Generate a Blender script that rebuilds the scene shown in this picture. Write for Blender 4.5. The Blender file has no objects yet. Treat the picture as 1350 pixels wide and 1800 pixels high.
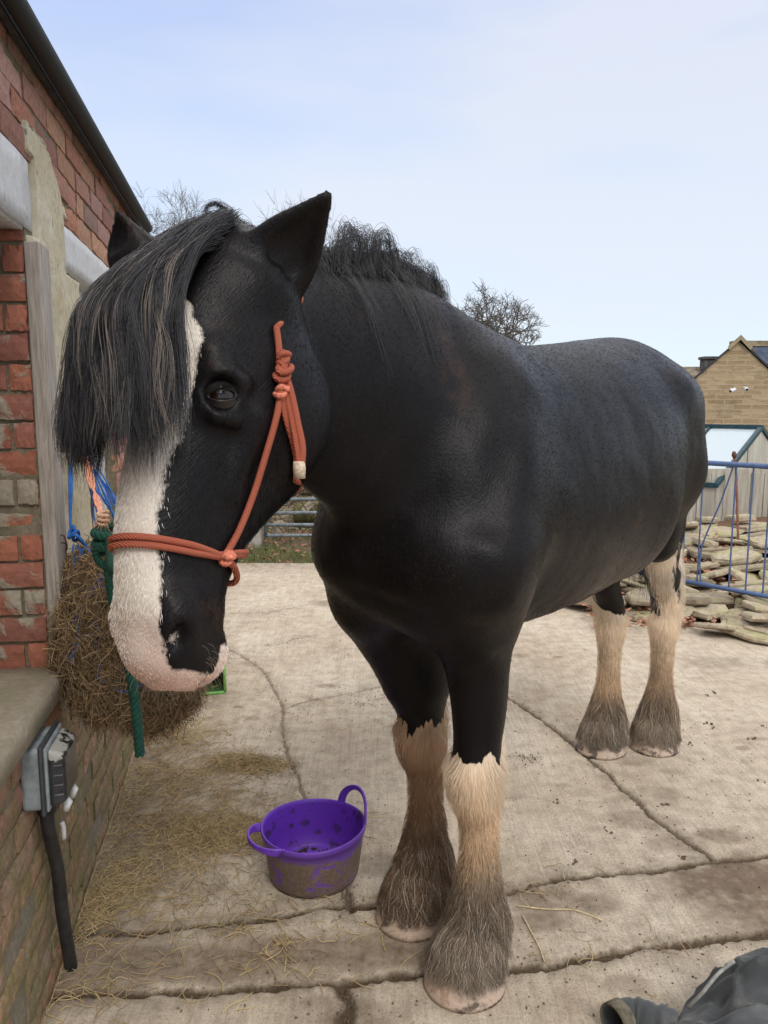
import bpy, bmesh, math, random
import numpy as np
from mathutils import Vector, Matrix
random.seed(7); RNG = np.random.default_rng(11)
SC = bpy.context.scene
# ------------------------------------------------------------------ camera
CAM_H, PITCH, FPX = 1.5, math.radians(8.0), 1352.0
cd = bpy.data.cameras.new('camera'); cam = bpy.data.objects.new('camera', cd); SC.collection.objects.link(cam)
cd.sensor_fit = 'VERTICAL'; cd.sensor_height = 36.0; cd.lens = FPX / 1800.0 * 36.0
cd.clip_start = 0.05; cd.clip_end = 3000
cam.location = (0, 0, CAM_H); cam.rotation_euler = (math.pi / 2 - PITCH, 0, 0)
SC.camera = cam
# ------------------------------------------------------------------ sky, sun, exposure
SUN_EL, SUN_AZ = math.radians(48), math.radians(158)    # azimuth measured from +Y towards +X
W = bpy.data.worlds.new('World'); SC.world = W; W.use_nodes = True
def build_world():
    nt = W.node_tree; nt.nodes.clear(); N = nt.nodes; L = nt.links
    out = N.new('ShaderNodeOutputWorld'); bg = N.new('ShaderNodeBackground')
    sky = N.new('ShaderNodeTexSky'); sky.sky_type = 'NISHITA'; sky.sun_disc = False
    sky.sun_elevation = SUN_EL; sky.sun_rotation = SUN_AZ; sky.air_density = 1.0; sky.dust_density = 1.5; sky.ozone_density = 2.0
    # thin cloud: a soft pale veil mixed over the clear sky
    tc = N.new('ShaderNodeTexCoord'); mp = N.new('ShaderNodeMapping'); mp.inputs['Scale'].default_value = (1.3, 1.3, 4.2)
    mp.inputs['Location'].default_value = (3.1, 0.4, 0.6)
    no = N.new('ShaderNodeTexNoise'); no.inputs['Scale'].default_value = 1.6; no.inputs['Detail'].default_value = 4; no.inputs['Roughness'].default_value = 0.45
    cr = N.new('ShaderNodeMapRange'); cr.inputs['From Min'].default_value = 0.38; cr.inputs['From Max'].default_value = 0.66
    cr.inputs['To Min'].default_value = 0.0; cr.inputs['To Max'].default_value = 1.0
    mix = N.new('ShaderNodeMixRGB')
    sep = N.new('ShaderNodeSeparateXYZ'); el = N.new('ShaderNodeValToRGB')
    el.color_ramp.elements[0].position = 0.0; el.color_ramp.elements[0].color = SKY_LOW
    e = el.color_ramp.elements.new(0.22); e.color = SKY_MID
    e = el.color_ramp.elements.new(0.46); e.color = SKY_UP
    e = el.color_ramp.elements.new(0.62); e.color = SKY_TOP
    el.color_ramp.elements[-1].position = 1.0; el.color_ramp.elements[-1].color = SKY_TOP
    L.new(tc.outputs['Generated'], mp.inputs[0]); L.new(mp.outputs[0], no.inputs['Vector']); L.new(no.outputs['Fac'], cr.inputs['Value'])
    L.new(tc.outputs['Generated'], sep.inputs[0]); L.new(sep.outputs['Z'], el.inputs['Fac'])
    m2 = N.new('ShaderNodeMixRGB'); m2.blend_type = 'MIX'
    mr = N.new('ShaderNodeMath'); mr.operation = 'MULTIPLY'; mr.inputs[1].default_value = 0.80
    L.new(cr.outputs[0], mr.inputs[0]); L.new(mr.outputs[0], m2.inputs['Fac'])
    L.new(el.outputs[0], m2.inputs[1]); m2.inputs[2].default_value = CLOUD
    mix.inputs['Fac'].default_value = 0.86
    L.new(sky.outputs[0], mix.inputs[1]); L.new(m2.outputs[0], mix.inputs[2])
    L.new(mix.outputs[0], bg.inputs[0]); bg.inputs[1].default_value = 0.10
    L.new(bg.outputs[0], out.inputs[0])
SKY_LOW = (8.2, 9.2, 9.8, 1); SKY_MID = (6.7, 8.0, 9.9, 1); SKY_UP = (4.9, 6.0, 9.1, 1); SKY_TOP = (18, 17.2, 16.6, 1); CLOUD = (8.0, 8.3, 9.1, 1)
build_world()
sd = bpy.data.lights.new('sun', 'SUN'); sd.energy = 1.5; sd.angle = math.radians(22); sd.color = (1.0, 0.95, 0.88)
sun = bpy.data.objects.new('sun', sd); SC.collection.objects.link(sun)
_sv = Vector((math.sin(SUN_AZ) * math.cos(SUN_EL), math.cos(SUN_AZ) * math.cos(SUN_EL), math.sin(SUN_EL)))
sun.rotation_euler = _sv.to_track_quat('Z', 'Y').to_euler()
SC.view_settings.view_transform = 'Standard'; SC.view_settings.look = 'None'; SC.view_settings.exposure = 0.18; SC.view_settings.gamma = 1.0
SC.view_settings.use_curve_mapping = False
SC.render.resolution_x, SC.render.resolution_y = 768, 1024
# ------------------------------------------------------------------ measuring helpers: photo pixel -> place in the yard
CT, ST = math.cos(PITCH), math.sin(PITCH)
def ray(x, y):
    u = (x - 675) / FPX; v = (900 - y) / FPX
    return np.array([u, CT + v * ST, -ST + v * CT])
def P(x, y, t): return np.array([0, 0, CAM_H]) + ray(x, y) * t
def G(x, y, z=0.0):
    r = ray(x, y); return np.array([0, 0, CAM_H]) + r * ((z - CAM_H) / r[2])
def proj(p):
    p = np.asarray(p, float); q = p - np.array([0, 0, CAM_H])
    t = q[..., 1] * CT - q[..., 2] * ST; up = q[..., 1] * ST + q[..., 2] * CT
    return 675 + FPX * q[..., 0] / t, 900 - FPX * up / t, t
# ------------------------------------------------------------------ mesh helpers
def link(o, parent=None):
    SC.collection.objects.link(o)
    if parent is not None: o.parent = parent
    return o
def tag(o, label=None, cat=None, group=None, kind=None):
    if label: o['label'] = label
    if cat: o['category'] = cat
    if group: o['group'] = group
    if kind: o['kind'] = kind
    return o
def empty(name, loc=(0, 0, 0), rz=0.0):
    o = bpy.data.objects.new(name, None); o.location = loc; o.rotation_euler = (0, 0, rz); o.empty_display_size = 0.1
    return link(o)
def setmat(me, m):
    if m is None: return
    for x in (m if isinstance(m, (list, tuple)) else [m]): me.materials.append(x)
def mesh_np(name, V, F4=None, F3=None, mat=None, parent=None, smooth=True, attrs=None, fidx=None):
    """numpy mesh: F4 quads, F3 tris"""
    me = bpy.data.meshes.new(name); V = np.asarray(V, np.float32)
    loops = []; starts = []; n = 0; tot = []
    if F4 is not None and len(F4):
        F4 = np.asarray(F4, np.int32); loops.append(F4.ravel()); starts.append(np.arange(len(F4)) * 4); n = len(F4) * 4; tot.append(np.full(len(F4), 4))
    if F3 is not None and len(F3):
        F3 = np.asarray(F3, np.int32); loops.append(F3.ravel()); starts.append(n + np.arange(len(F3)) * 3); tot.append(np.full(len(F3), 3))
    loops = np.concatenate(loops); starts = np.concatenate(starts); tot = np.concatenate(tot)
    me.vertices.add(len(V)); me.vertices.foreach_set('co', V.ravel())
    me.loops.add(len(loops)); me.loops.foreach_set('vertex_index', loops.astype(np.int32))
    me.polygons.add(len(starts)); me.polygons.foreach_set('loop_start', starts.astype(np.int32)); me.polygons.foreach_set('loop_total', tot.astype(np.int32))
    me.polygons.foreach_set('use_smooth', np.full(len(starts), smooth))
    me.update(calc_edges=True)
    setmat(me, mat)
    if fidx is not None: me.polygons.foreach_set('material_index', np.asarray(fidx, np.int32))
    if attrs:
        for k, a in attrs.items():
            a = np.asarray(a, np.float32)
            if a.ndim == 1:
                at = me.attributes.new(k, 'FLOAT', 'POINT'); at.data.foreach_set('value', a)
            else:
                at = me.attributes.new(k, 'FLOAT_COLOR', 'POINT')
                c = np.ones((len(a), 4), np.float32); c[:, :3] = a[:, :3]; at.data.foreach_set('color', c.ravel())
    o = bpy.data.objects.new(name, me)
    return link(o, parent)
class MB:
    """collects boxes, tubes, rings into one mesh"""
    def __init__(s): s.V = []; s.F = []; s.n = 0; s.M = []
    def add(s, V, F, m=0):
        V = np.asarray(V, float).reshape(-1, 3); s.V.append(V); s.F += [tuple(int(i) + s.n for i in f) for f in F]; s.M += [m] * len(F); s.n += len(V)
    def box(s, c, size, R=None, m=0, jit=0.0):
        h = np.array(size) / 2; v = np.array([[x, y, z] for x in (-1, 1) for y in (-1, 1) for z in (-1, 1)], float) * h
        if jit: v = v + RNG.normal(0, jit, v.shape)
        if R is not None: v = v @ np.asarray(R, float).T
        s.add(v + np.array(c), [(0, 1, 3, 2), (4, 6, 7, 5), (0, 4, 5, 1), (2, 3, 7, 6), (0, 2, 6, 4), (1, 5, 7, 3)], m)
    def bar(s, a, b, w, h, up=(0, 0, 1), m=0):
        a = np.array(a, float); b = np.array(b, float); d = b - a; L = np.linalg.norm(d); d /= L
        x = np.cross(d, up); x /= np.linalg.norm(x); z = np.cross(x, d)
        s.box((a + b) / 2, (w, L, h), R=np.stack([x, d, z], 1), m=m)
    def tube(s, pts, r, n=10, closed=False, m=0, cap=True):
        pts = np.asarray(pts, float); N = len(pts); r = np.broadcast_to(np.asarray(r, float), (N,))
        if closed: T = np.roll(pts, -1, 0) - np.roll(pts, 1, 0)
        else: T = np.gradient(pts, axis=0)
        T /= np.linalg.norm(T, axis=1)[:, None] + 1e-12
        ref = np.array([0, 0, 1.0]) if abs(T[0][2]) < .9 else np.array([1.0, 0, 0])
        x = np.cross(T[0], ref); x /= np.linalg.norm(x); V = []
        th = np.linspace(0, 2 * math.pi, n, endpoint=False)
        for i in range(N):
            x = x - T[i] * np.dot(x, T[i]); x /= np.linalg.norm(x) + 1e-12; y = np.cross(T[i], x)
            V.append(pts[i] + r[i] * (np.cos(th)[:, None] * x + np.sin(th)[:, None] * y))
        V = np.concatenate(V); F = []
        for i in range(N - (0 if closed else 1)):
            j = (i + 1) % N
            for k in range(n): k2 = (k + 1) % n; F.append((i * n + k, i * n + k2, j * n + k2, j * n + k))
        if cap and not closed: F.append(tuple(range(n))[::-1]); F.append(tuple((N - 1) * n + k for k in range(n)))
        s.add(V, F, m)
    def lathe(s, prof, c=(0, 0, 0), n=32, m=0, cap=False):
        V = []; th = np.linspace(0, 2 * math.pi, n, endpoint=False)
        for (r, z) in prof: V.append(np.stack([r * np.cos(th), r * np.sin(th), np.full(n, z)], 1))
        F = []
        for i in range(len(prof) - 1):
            for k in range(n): k2 = (k + 1) % n; F.append((i * n + k, i * n + k2, (i + 1) * n + k2, (i + 1) * n + k))
        if cap: F.append(tuple(range(n))[::-1]); F.append(tuple((len(prof) - 1) * n + k for k in range(n)))
        s.add(np.concatenate(V) + np.array(c), F, m)
    def prism(s, poly, o, ex, ey, ez, depth, m=0):
        """polygon in the (ex,ey) plane at o, thickened along ez"""
        o = np.array(o, float); ex, ey, ez = map(lambda q: np.array(q, float), (ex, ey, ez)); n = len(poly)
        a = np.array([o + ex * p[0] + ey * p[1] for p in poly]); b = a + ez * depth
        s.add(np.concatenate([a, b]), [tuple(range(n))[::-1], tuple(range(n, 2 * n))] + [(i, (i + 1) % n, n + (i + 1) % n, n + i) for i in range(n)], m)
    def build(s, name, mat=None, parent=None, smooth=False, bevel=0.0, seg=2, auto=None):
        me = bpy.data.meshes.new(name); me.from_pydata(np.concatenate(s.V).tolist(), [], s.F); setmat(me, mat)
        if any(s.M): me.polygons.foreach_set('material_index', s.M)
        if smooth: me.polygons.foreach_set('use_smooth', [True] * len(me.polygons))
        o = bpy.data.objects.new(name, me); link(o, parent)
        if bevel:
            b = o.modifiers.new('b', 'BEVEL'); b.width = bevel; b.segments = seg; b.limit_method = 'ANGLE'; b.angle_limit = math.radians(35)
            if smooth: o.modifiers.new('w', 'WEIGHTED_NORMAL')
        return o
def crs(pts, n=8, closed=False):
    """Catmull-Rom through points"""
    p = np.asarray(pts, float); N = len(p); out = []
    if N < 3: return p
    for i in range(N if closed else N - 1):
        a, b, c, d = (p[(i - 1) % N], p[i], p[(i + 1) % N], p[(i + 2) % N]) if closed else (p[max(i - 1, 0)], p[i], p[i + 1], p[min(i + 2, N - 1)])
        t = np.linspace(0, 1, n, endpoint=False)[:, None]
        out.append(.5 * ((2 * b) + (c - a) * t + (2 * a - 5 * b + 4 * c - d) * t ** 2 + (3 * b - a - 3 * c + d) * t ** 3))
    if not closed: out.append(p[-1:])
    return np.concatenate(out)
def hair(name, strands, radii, mat, parent=None, tip=0.15, attrs=None):
    """strands: array (n, k, 3); radii: (n,) root radius -> one Curves object"""
    S = np.asarray(strands, np.float32); n, k, _ = S.shape
    hc = bpy.data.hair_curves.new(name); hc.add_curves([k] * n)
    hc.attributes['position'].data.foreach_set('vector', S.ravel())
    t = np.linspace(0, 1, k)[None, :]
    R = np.asarray(radii, np.float32).reshape(-1, 1) * (1 - (1 - tip) * t ** 2)
    ra = hc.attributes.get('radius') or hc.attributes.new('radius', 'FLOAT', 'POINT')
    ra.data.foreach_set('value', R.astype(np.float32).ravel())
    if attrs:
        for a, val in attrs.items():
            val = np.asarray(val, np.float32)
            if val.ndim == 1: at = hc.attributes.new(a, 'FLOAT', 'CURVE'); at.data.foreach_set('value', val)
            else:
                at = hc.attributes.new(a, 'FLOAT_COLOR', 'CURVE'); c = np.ones((len(val), 4), np.float32); c[:, :3] = val; at.data.foreach_set('color', c.ravel())
    hc.materials.append(mat)
    o = bpy.data.objects.new(name, hc)
    return link(o, parent)
# value noise in numpy (for shapes and dirt)
def vnoise(p, scale, seed=0):
    p = np.asarray(p, float) * scale; i = np.floor(p).astype(np.int64); f = p - i; f = f * f * (3 - 2 * f)
    d = p.shape[-1]; r = 0
    for c in range(2 ** d):
        w = 1.0; h = np.full(p.shape[:-1], seed * 7919 + 12345, np.int64)
        for k in range(d):
            b = (c >> k) & 1; w = w * (f[..., k] if b else 1 - f[..., k])
            h = (h * 1103515245 + (i[..., k] + b) * (374761393 + 668265263 * k) + 987654321) & 0x7fffffff; h = (h ^ (h >> 13)) * 1274126177 & 0x7fffffff
        r = r + w * ((h ^ (h >> 16)) & 0xffff) / 65535.0
    return r
def fbm(p, scale, oct=4, seed=0, rough=.5):
    a = 1; s = 0; t = 0
    for o in range(oct): s = s + a * vnoise(p, scale * 2 ** o, seed + o * 17); t += a; a *= rough
    return s / t
def sst(a, b, x): t = np.clip((x - a) / (b - a), 0, 1); return t * t * (3 - 2 * t)
# ------------------------------------------------------------------ material helpers
class NT:
    def __init__(s, name):
        s.m = bpy.data.materials.new(name); s.m.use_nodes = True; s.t = s.m.node_tree; s.N = s.t.nodes; s.L = s.t.links
        s.b = s.N['Principled BSDF']
    def n(s, typ, **k):
        x = s.N.new('ShaderNode' + typ)
        for a, v in k.items():
            if a.startswith('_'): setattr(x, a[1:], v)
            else:
                i = x.inputs[int(a[1:])] if a[0] == 'i' and a[1:].isdigit() else x.inputs[a.replace('__', ' ')]
                if hasattr(v, 'bl_idname') and 'Socket' in v.bl_idname: s.L.new(v, i)
                else: i.default_value = v
        return x
    def coord(s, kind='Object', scale=None, rot=None):
        c = s.n('TexCoord').outputs[kind]
        if scale is None: return c
        m = s.n('Mapping'); s.L.new(c, m.inputs[0]); m.inputs['Scale'].default_value = scale if hasattr(scale, '__len__') else (scale,) * 3
        if rot: m.inputs['Rotation'].default_value = rot
        return m.outputs[0]
    def noise(s, vec, scale, detail=4, rough=.55, dist=0, out='Fac'):
        x = s.n('TexNoise', Scale=scale, Detail=detail, Roughness=rough, Distortion=dist); s.L.new(vec, x.inputs['Vector']); return x.outputs[out]
    def ramp(s, fac, stops, interp='LINEAR'):
        x = s.n('ValToRGB'); s.L.new(fac, x.inputs[0]); r = x.color_ramp; r.interpolation = interp
        while len(r.elements) < len(stops): r.elements.new(.5)
        for e, (p, c) in zip(r.elements, stops):
            e.position = p; e.color = (c, c, c, 1) if not hasattr(c, '__len__') else (tuple(c) + (1,))[:4]
        return x.outputs[0]
    def mix(s, fac, a, b, mode='MIX'):
        x = s.n('MixRGB', _blend_type=mode)
        for i, v in ((0, fac), (1, a), (2, b)):
            if hasattr(v, 'bl_idname'): s.L.new(v, x.inputs[i])
            elif i == 0: x.inputs[0].default_value = v
            else: x.inputs[i].default_value = (tuple(v) + (1,))[:4]
        return x.outputs[0]
    def math(s, op, a, b=0.0, clamp=False):
        x = s.n('Math', _operation=op, _use_clamp=clamp)
        for i, v in ((0, a), (1, b)):
            if hasattr(v, 'bl_idname'): s.L.new(v, x.inputs[i])
            else: x.inputs[i].default_value = v
        return x.outputs[0]
    def attr(s, name, out='Fac'): return s.n('Attribute', _attribute_name=name).outputs[out]
    def bump(s, h, strength=.3, dist=.01, prev=None):
        x = s.n('Bump', Strength=strength, Distance=dist); s.L.new(h, x.inputs['Height'])
        if prev is not None: s.L.new(prev, x.inputs['Normal'])
        return x.outputs[0]
    def fin(s, col=None, rough=None, nrm=None, **k):
        for key, v in (('Base Color', col), ('Roughness', rough), ('Normal', nrm)) + tuple((a.replace('__', ' '), b) for a, b in k.items()):
            if v is None: continue
            i = s.b.inputs[key]
            if hasattr(v, 'bl_idname') and 'Socket' in v.bl_idname: s.L.new(v, i)
            else: i.default_value = (tuple(v) + (1,))[:4] if hasattr(v, '__len__') else v
        return s.m
def simple(name, col, rough=.6, var=.12, scale=30, metallic=0, bump=.15, bd=.002, spec=.5, **k):
    t = NT(name); c = t.coord(); f = t.noise(c, scale, 5); d = tuple(x * (1 - var * 2) for x in col); l = tuple(min(1, x * (1 + var * 2)) for x in col)
    return t.fin(t.ramp(f, [(.3, d), (.7, l)]), rough, t.bump(f, bump, bd), Metallic=metallic, Specular__IOR__Level=spec, **k)
def hair_mat(name, rough=.45, spec=.5, attr='col'):
    t = NT(name); return t.fin(t.attr(attr, 'Color'), rough, None, Specular__IOR__Level=spec)
# ================================================================== SETTING
# ---------- terrain: one sheet to the horizon, dropping away behind the yard
def terr_h(X, Y):
    return -.035 - .75 * sst(8.8, 13, Y) - .9 * sst(16, 40, Y) + .10 * (fbm(np.stack([X, Y], -1), .5, 3, 60) - .5) * sst(7.6, 9, Y) + 0.0 * X
def build_ground():
    xs = np.concatenate([-np.geomspace(600, 8, 30), np.linspace(-7, 9, 81), np.geomspace(10, 600, 30)]); ys = np.concatenate([-np.geomspace(300, 6, 16), np.linspace(-5, 6.5, 10), np.linspace(6.9, 20, 100), np.geomspace(21, 1500, 40)])
    X, Y = np.meshgrid(xs, ys, indexing='ij'); V = np.stack([X, Y, terr_h(X, Y)], -1).reshape(-1, 3); nx, ny = len(xs), len(ys)
    i = np.arange(nx - 1)[:, None] * ny + np.arange(ny - 1)[None]; F = np.stack([i, i + ny, i + ny + 1, i + 1], -1).reshape(-1, 4)
    t = NT('verge_earth'); c = t.coord(); f = t.noise(c, 2.2, 6, .65); g = t.noise(c, 45, 4, .7)
    col = t.ramp(f, [(.35, (.13, .085, .055)), (.47, (.17, .125, .075)), (.56, (.12, .14, .05)), (.7, (.09, .13, .04))]); col = t.mix(.5, col, t.ramp(g, [(.3, .35), (.7, 1.3)]), 'MULTIPLY')
    m = t.fin(col, .95, t.bump(g, .8, .03))
    tag(mesh_np('ground', V, F, None, m), kind='structure')
JOINTS = [ # polylines in photo pixels lying on the ground, with half width in metres and soil strength
    ([(60, 1650), (140, 1642), (250, 1640), (400, 1622), (505, 1608), (560, 1596), (640, 1592), (700, 1590), (890, 1572), (940, 1555), (1000, 1545), (1080, 1538), (1150, 1533), (1210, 1523), (1256, 1517), (1350, 1503), (1450, 1488)], .006, 1.0),
    ([(0, 1760), (140, 1748), (350, 1742), (470, 1735), (560, 1730), (600, 1728), (740, 1712), (900, 1702), (960, 1700), (1040, 1682), (1120, 1668), (1200, 1660), (1310, 1648), (1450, 1628)], .008, 1.0),
    ([(600, 1728), (612, 1760), (605, 1800), (612, 1860)], .011, 1.0), ([(615, 1560), (612, 1590), (618, 1600)], .006, .8),
    ([(405, 1142), (430, 1155), (462, 1178), (480, 1208), (496, 1240), (497, 1275), (502, 1320), (520, 1360), (532, 1400), (560, 1470), (600, 1550), (612, 1592)], .0045, .7),
    ([(497, 1247), (540, 1232), (600, 1222), (668, 1208), (760, 1195)], .0032, .6), ([(620, 1240), (680, 1225)], .0025, .4), ([(480, 1135), (520, 1122), (545, 1118)], .0035, .5),
    ([(830, 1190), (885, 1222), (930, 1250), (985, 1290), (1010, 1312), (1070, 1362), (1090, 1385), (1120, 1408), (1150, 1440), (1200, 1475), (1240, 1500), (1256, 1517)], .0065, .9),
    ([(410, 1078), (470, 1076), (520, 1068)], .004, .4), ([(905, 1330), (940, 1335)], .003, .2),
    ([(250, 1305), (330, 1290), (405, 1142)], .003, .3)]
STAINS = [ # (pixel x, y, rx m, ry m, strength)
    (300, 1690, .42, .075, .9), (560, 1675, .45, .07, .9), (700, 1660, .25, .06, .7), (1320, 1560, .28, .16, 1.2), (1400, 1600, .3, .16, .9), (1265, 1470, .10, .05, .8), (1200, 1480, .12, .04, .5),
    (945, 1620, .10, .05, .7), (590, 1060, .22, .12, .6), (1280, 1165, .35, .12, .5), (1180, 1160, .2, .12, .4), (950, 1030, .6, .3, .35), (300, 1360, .30, .12, .35), (260, 1450, .28, .15, .5), (200, 1560, .25, .16, .6), (150, 1700, .2, .15, .8), (620, 1780, .15, .06, .5), (1160, 1290, .12, .1, .3), (1100, 1420, .1, .06, .25), (200, 1420, .2, .2, .5)] + [(float(a), float(b), .03 + .12 * float(c) ** 2, .02 + .06 * float(c) ** 2, .25 + .5 * float(d)) for a, b, c, d in np.random.default_rng(8).random((60, 4)) * np.array([1150, 680, 1, 1]) + np.array([180, 1090, 0, 0])]
def yard_fields(X, Y):
    p2 = np.stack([X, Y], -1); wob = .018 * (fbm(p2, 14, 2, 70) - .5) + .016 * (fbm(p2, 60, 3, 72) - .5); wob2 = .018 * (fbm(p2, 14, 2, 71) - .5) + .016 * (fbm(p2, 60, 3, 73) - .5); Xw, Yw = X + wob, Y + wob2
    H = .004 * (fbm(p2, 1.3, 3, 80) - .5); soil = np.zeros_like(X)
    for pl, w, s in JOINTS:
        g = np.array([G(x, y)[:2] for x, y in pl]); d = np.full(X.shape, 9.0)
        bx0, by0 = g.min(0) - .35; bx1, by1 = g.max(0) + .35; M = (X > bx0) & (X < bx1) & (Y > by0) & (Y < by1)
        xs, ys = Xw[M], Yw[M]; dm = np.full(xs.shape, 9.0)
        for a, b in zip(g[:-1], g[1:]):
            ab = b - a; tt = np.clip(((xs - a[0]) * ab[0] + (ys - a[1]) * ab[1]) / (ab @ ab), 0, 1); dm = np.minimum(dm, np.hypot(xs - a[0] - tt * ab[0], ys - a[1] - tt * ab[1]))
        d[M] = dm; wv = w * (.25 + 1.6 * fbm(p2, 22, 4, 75) ** 1.3)
        wv = wv * 1.4; H -= .012 * s * sst(wv * 1.7, wv * .4, d); soil = np.maximum(soil, s * sst(wv * 1.9, wv * .6, d)); soil = np.maximum(soil, .45 * s * sst(.05 + .05 * fbm(p2, 5, 2, 4), 0.0, d) * sst(.35, .65, fbm(p2, 20, 3, 77)))
    st = np.zeros_like(X)
    for x, y, rx, ry, s in STAINS:
        g = G(x, y); q = ((Xw - g[0]) / rx) ** 2 + ((Yw - g[1]) / ry) ** 2; st = np.maximum(st, s * np.clip(1.35 - q, 0, 1) * sst(.25, .6, fbm(p2, 6, 4, 90) + .25 * s))
    wall = sst(.55, .02, X - (-.563 - .17 * Y)); st = np.maximum(st, wall * .75 * sst(.3, .6, fbm(p2, 8, 3, 91)))
    st = np.maximum(st, sst(6.5, 7.2, Y) * .5)
    return H, soil, st
def build_yard():
    xs = np.concatenate([np.linspace(-2.2, -1.4, 20), np.arange(-1.39, 1.7, .0075), np.linspace(1.72, 3.2, 90), np.linspace(3.3, 9, 30)]); ys = np.concatenate([np.linspace(-4, .9, 30), np.arange(.91, 3.9, .0075), np.linspace(3.92, 7.2, 200)])
    X, Y = np.meshgrid(xs, ys, indexing='ij'); H, soil, st = yard_fields(X, Y)
    V = np.stack([X, Y, H], -1).reshape(-1, 3); nx, ny = len(xs), len(ys)
    rim = np.zeros((nx, ny), bool); rim[0] = rim[-1] = True; rim[:, 0] = rim[:, -1] = True; V[rim.ravel(), 2] = -.12
    i = np.arange(nx - 1)[:, None] * ny + np.arange(ny - 1)[None]; F = np.stack([i, i + ny, i + ny + 1, i + 1], -1).reshape(-1, 4)
    t = NT('yard_concrete'); c = t.coord(); big = t.noise(c, 1.7, 5, .6); mid = t.noise(c, 14, 5, .65); fine = t.noise(c, 120, 4, .7); vf = t.noise(c, 420, 2, .6)
    br = t.noise(t.coord(scale=(90, 3.5, 1), rot=(0, 0, .16)), 1.0, 4, .6); br2 = t.noise(t.coord(scale=(4, 60, 1), rot=(0, 0, .45)), 1.0, 4, .6)
    base = t.ramp(big, [(.3, (.43, .35, .26)), (.5, (.51, .435, .335)), (.7, (.59, .515, .41))])
    base = t.mix(.65, base, t.ramp(mid, [(.3, (.60, .57, .54)), (.6, (1.1, 1.1, 1.1))]), 'MULTIPLY'); base = t.mix(.6, base, t.ramp(fine, [(.32, .55), (.48, 1.0), (.7, 1.25)]), 'MULTIPLY')
    spk = t.ramp(vf, [(.36, .25), (.44, 1.0), (.62, 1.0), (.72, 1.35)]); base = t.mix(.55, base, spk, 'MULTIPLY')
    base = t.mix(.42, base, t.ramp(br, [(.35, .72), (.6, 1.1)]), 'MULTIPLY')
    vo = t.n('TexVoronoi', Scale=26.0, Randomness=1.0); t.L.new(c, vo.inputs['Vector']); dots = t.ramp(vo.outputs['Distance'], [(.08, 0.0), (.16, 1.0)]); sel = t.ramp(t.noise(c, 9, 3), [(.52, 1.0), (.62, 0.0)])
    dm = t.mix(1.0, dots, sel, 'LIGHTEN'); base = t.mix(t.math('SUBTRACT', 1.0, t.math('MULTIPLY', 1.0, dm)), base, (.10, .075, .05))
    sta = t.attr('stain'); smod = t.math('MULTIPLY', sta, t.ramp(t.noise(c, 30, 5, .7), [(.3, .55), (.65, 1.1)]), True)
    base = t.mix(t.math('MULTIPLY', smod, .9), base, t.ramp(mid, [(.3, (.105, .07, .045)), (.7, (.19, .135, .09))]))
    so = t.attr('soil'); base = t.mix(so, base, t.ramp(fine, [(.3, (.042, .028, .016)), (.7, (.12, .085, .05))]))
    h = t.math('ADD', t.math('MULTIPLY', fine, .7), t.math('MULTIPLY', mid, .8)); h = t.math('ADD', h, t.math('MULTIPLY', vf, .35)); h = t.math('ADD', h, t.math('MULTIPLY', br, .45))
    m = t.fin(base, t.ramp(sta, [(0, .92), (1, .8)]), t.bump(h, .75, .006), Specular__IOR__Level=.25)
    tag(mesh_np('yard_concrete', V, F, None, m, None, True, {'soil': soil.ravel(), 'stain': st.ravel()}), kind='structure')
    return
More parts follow.
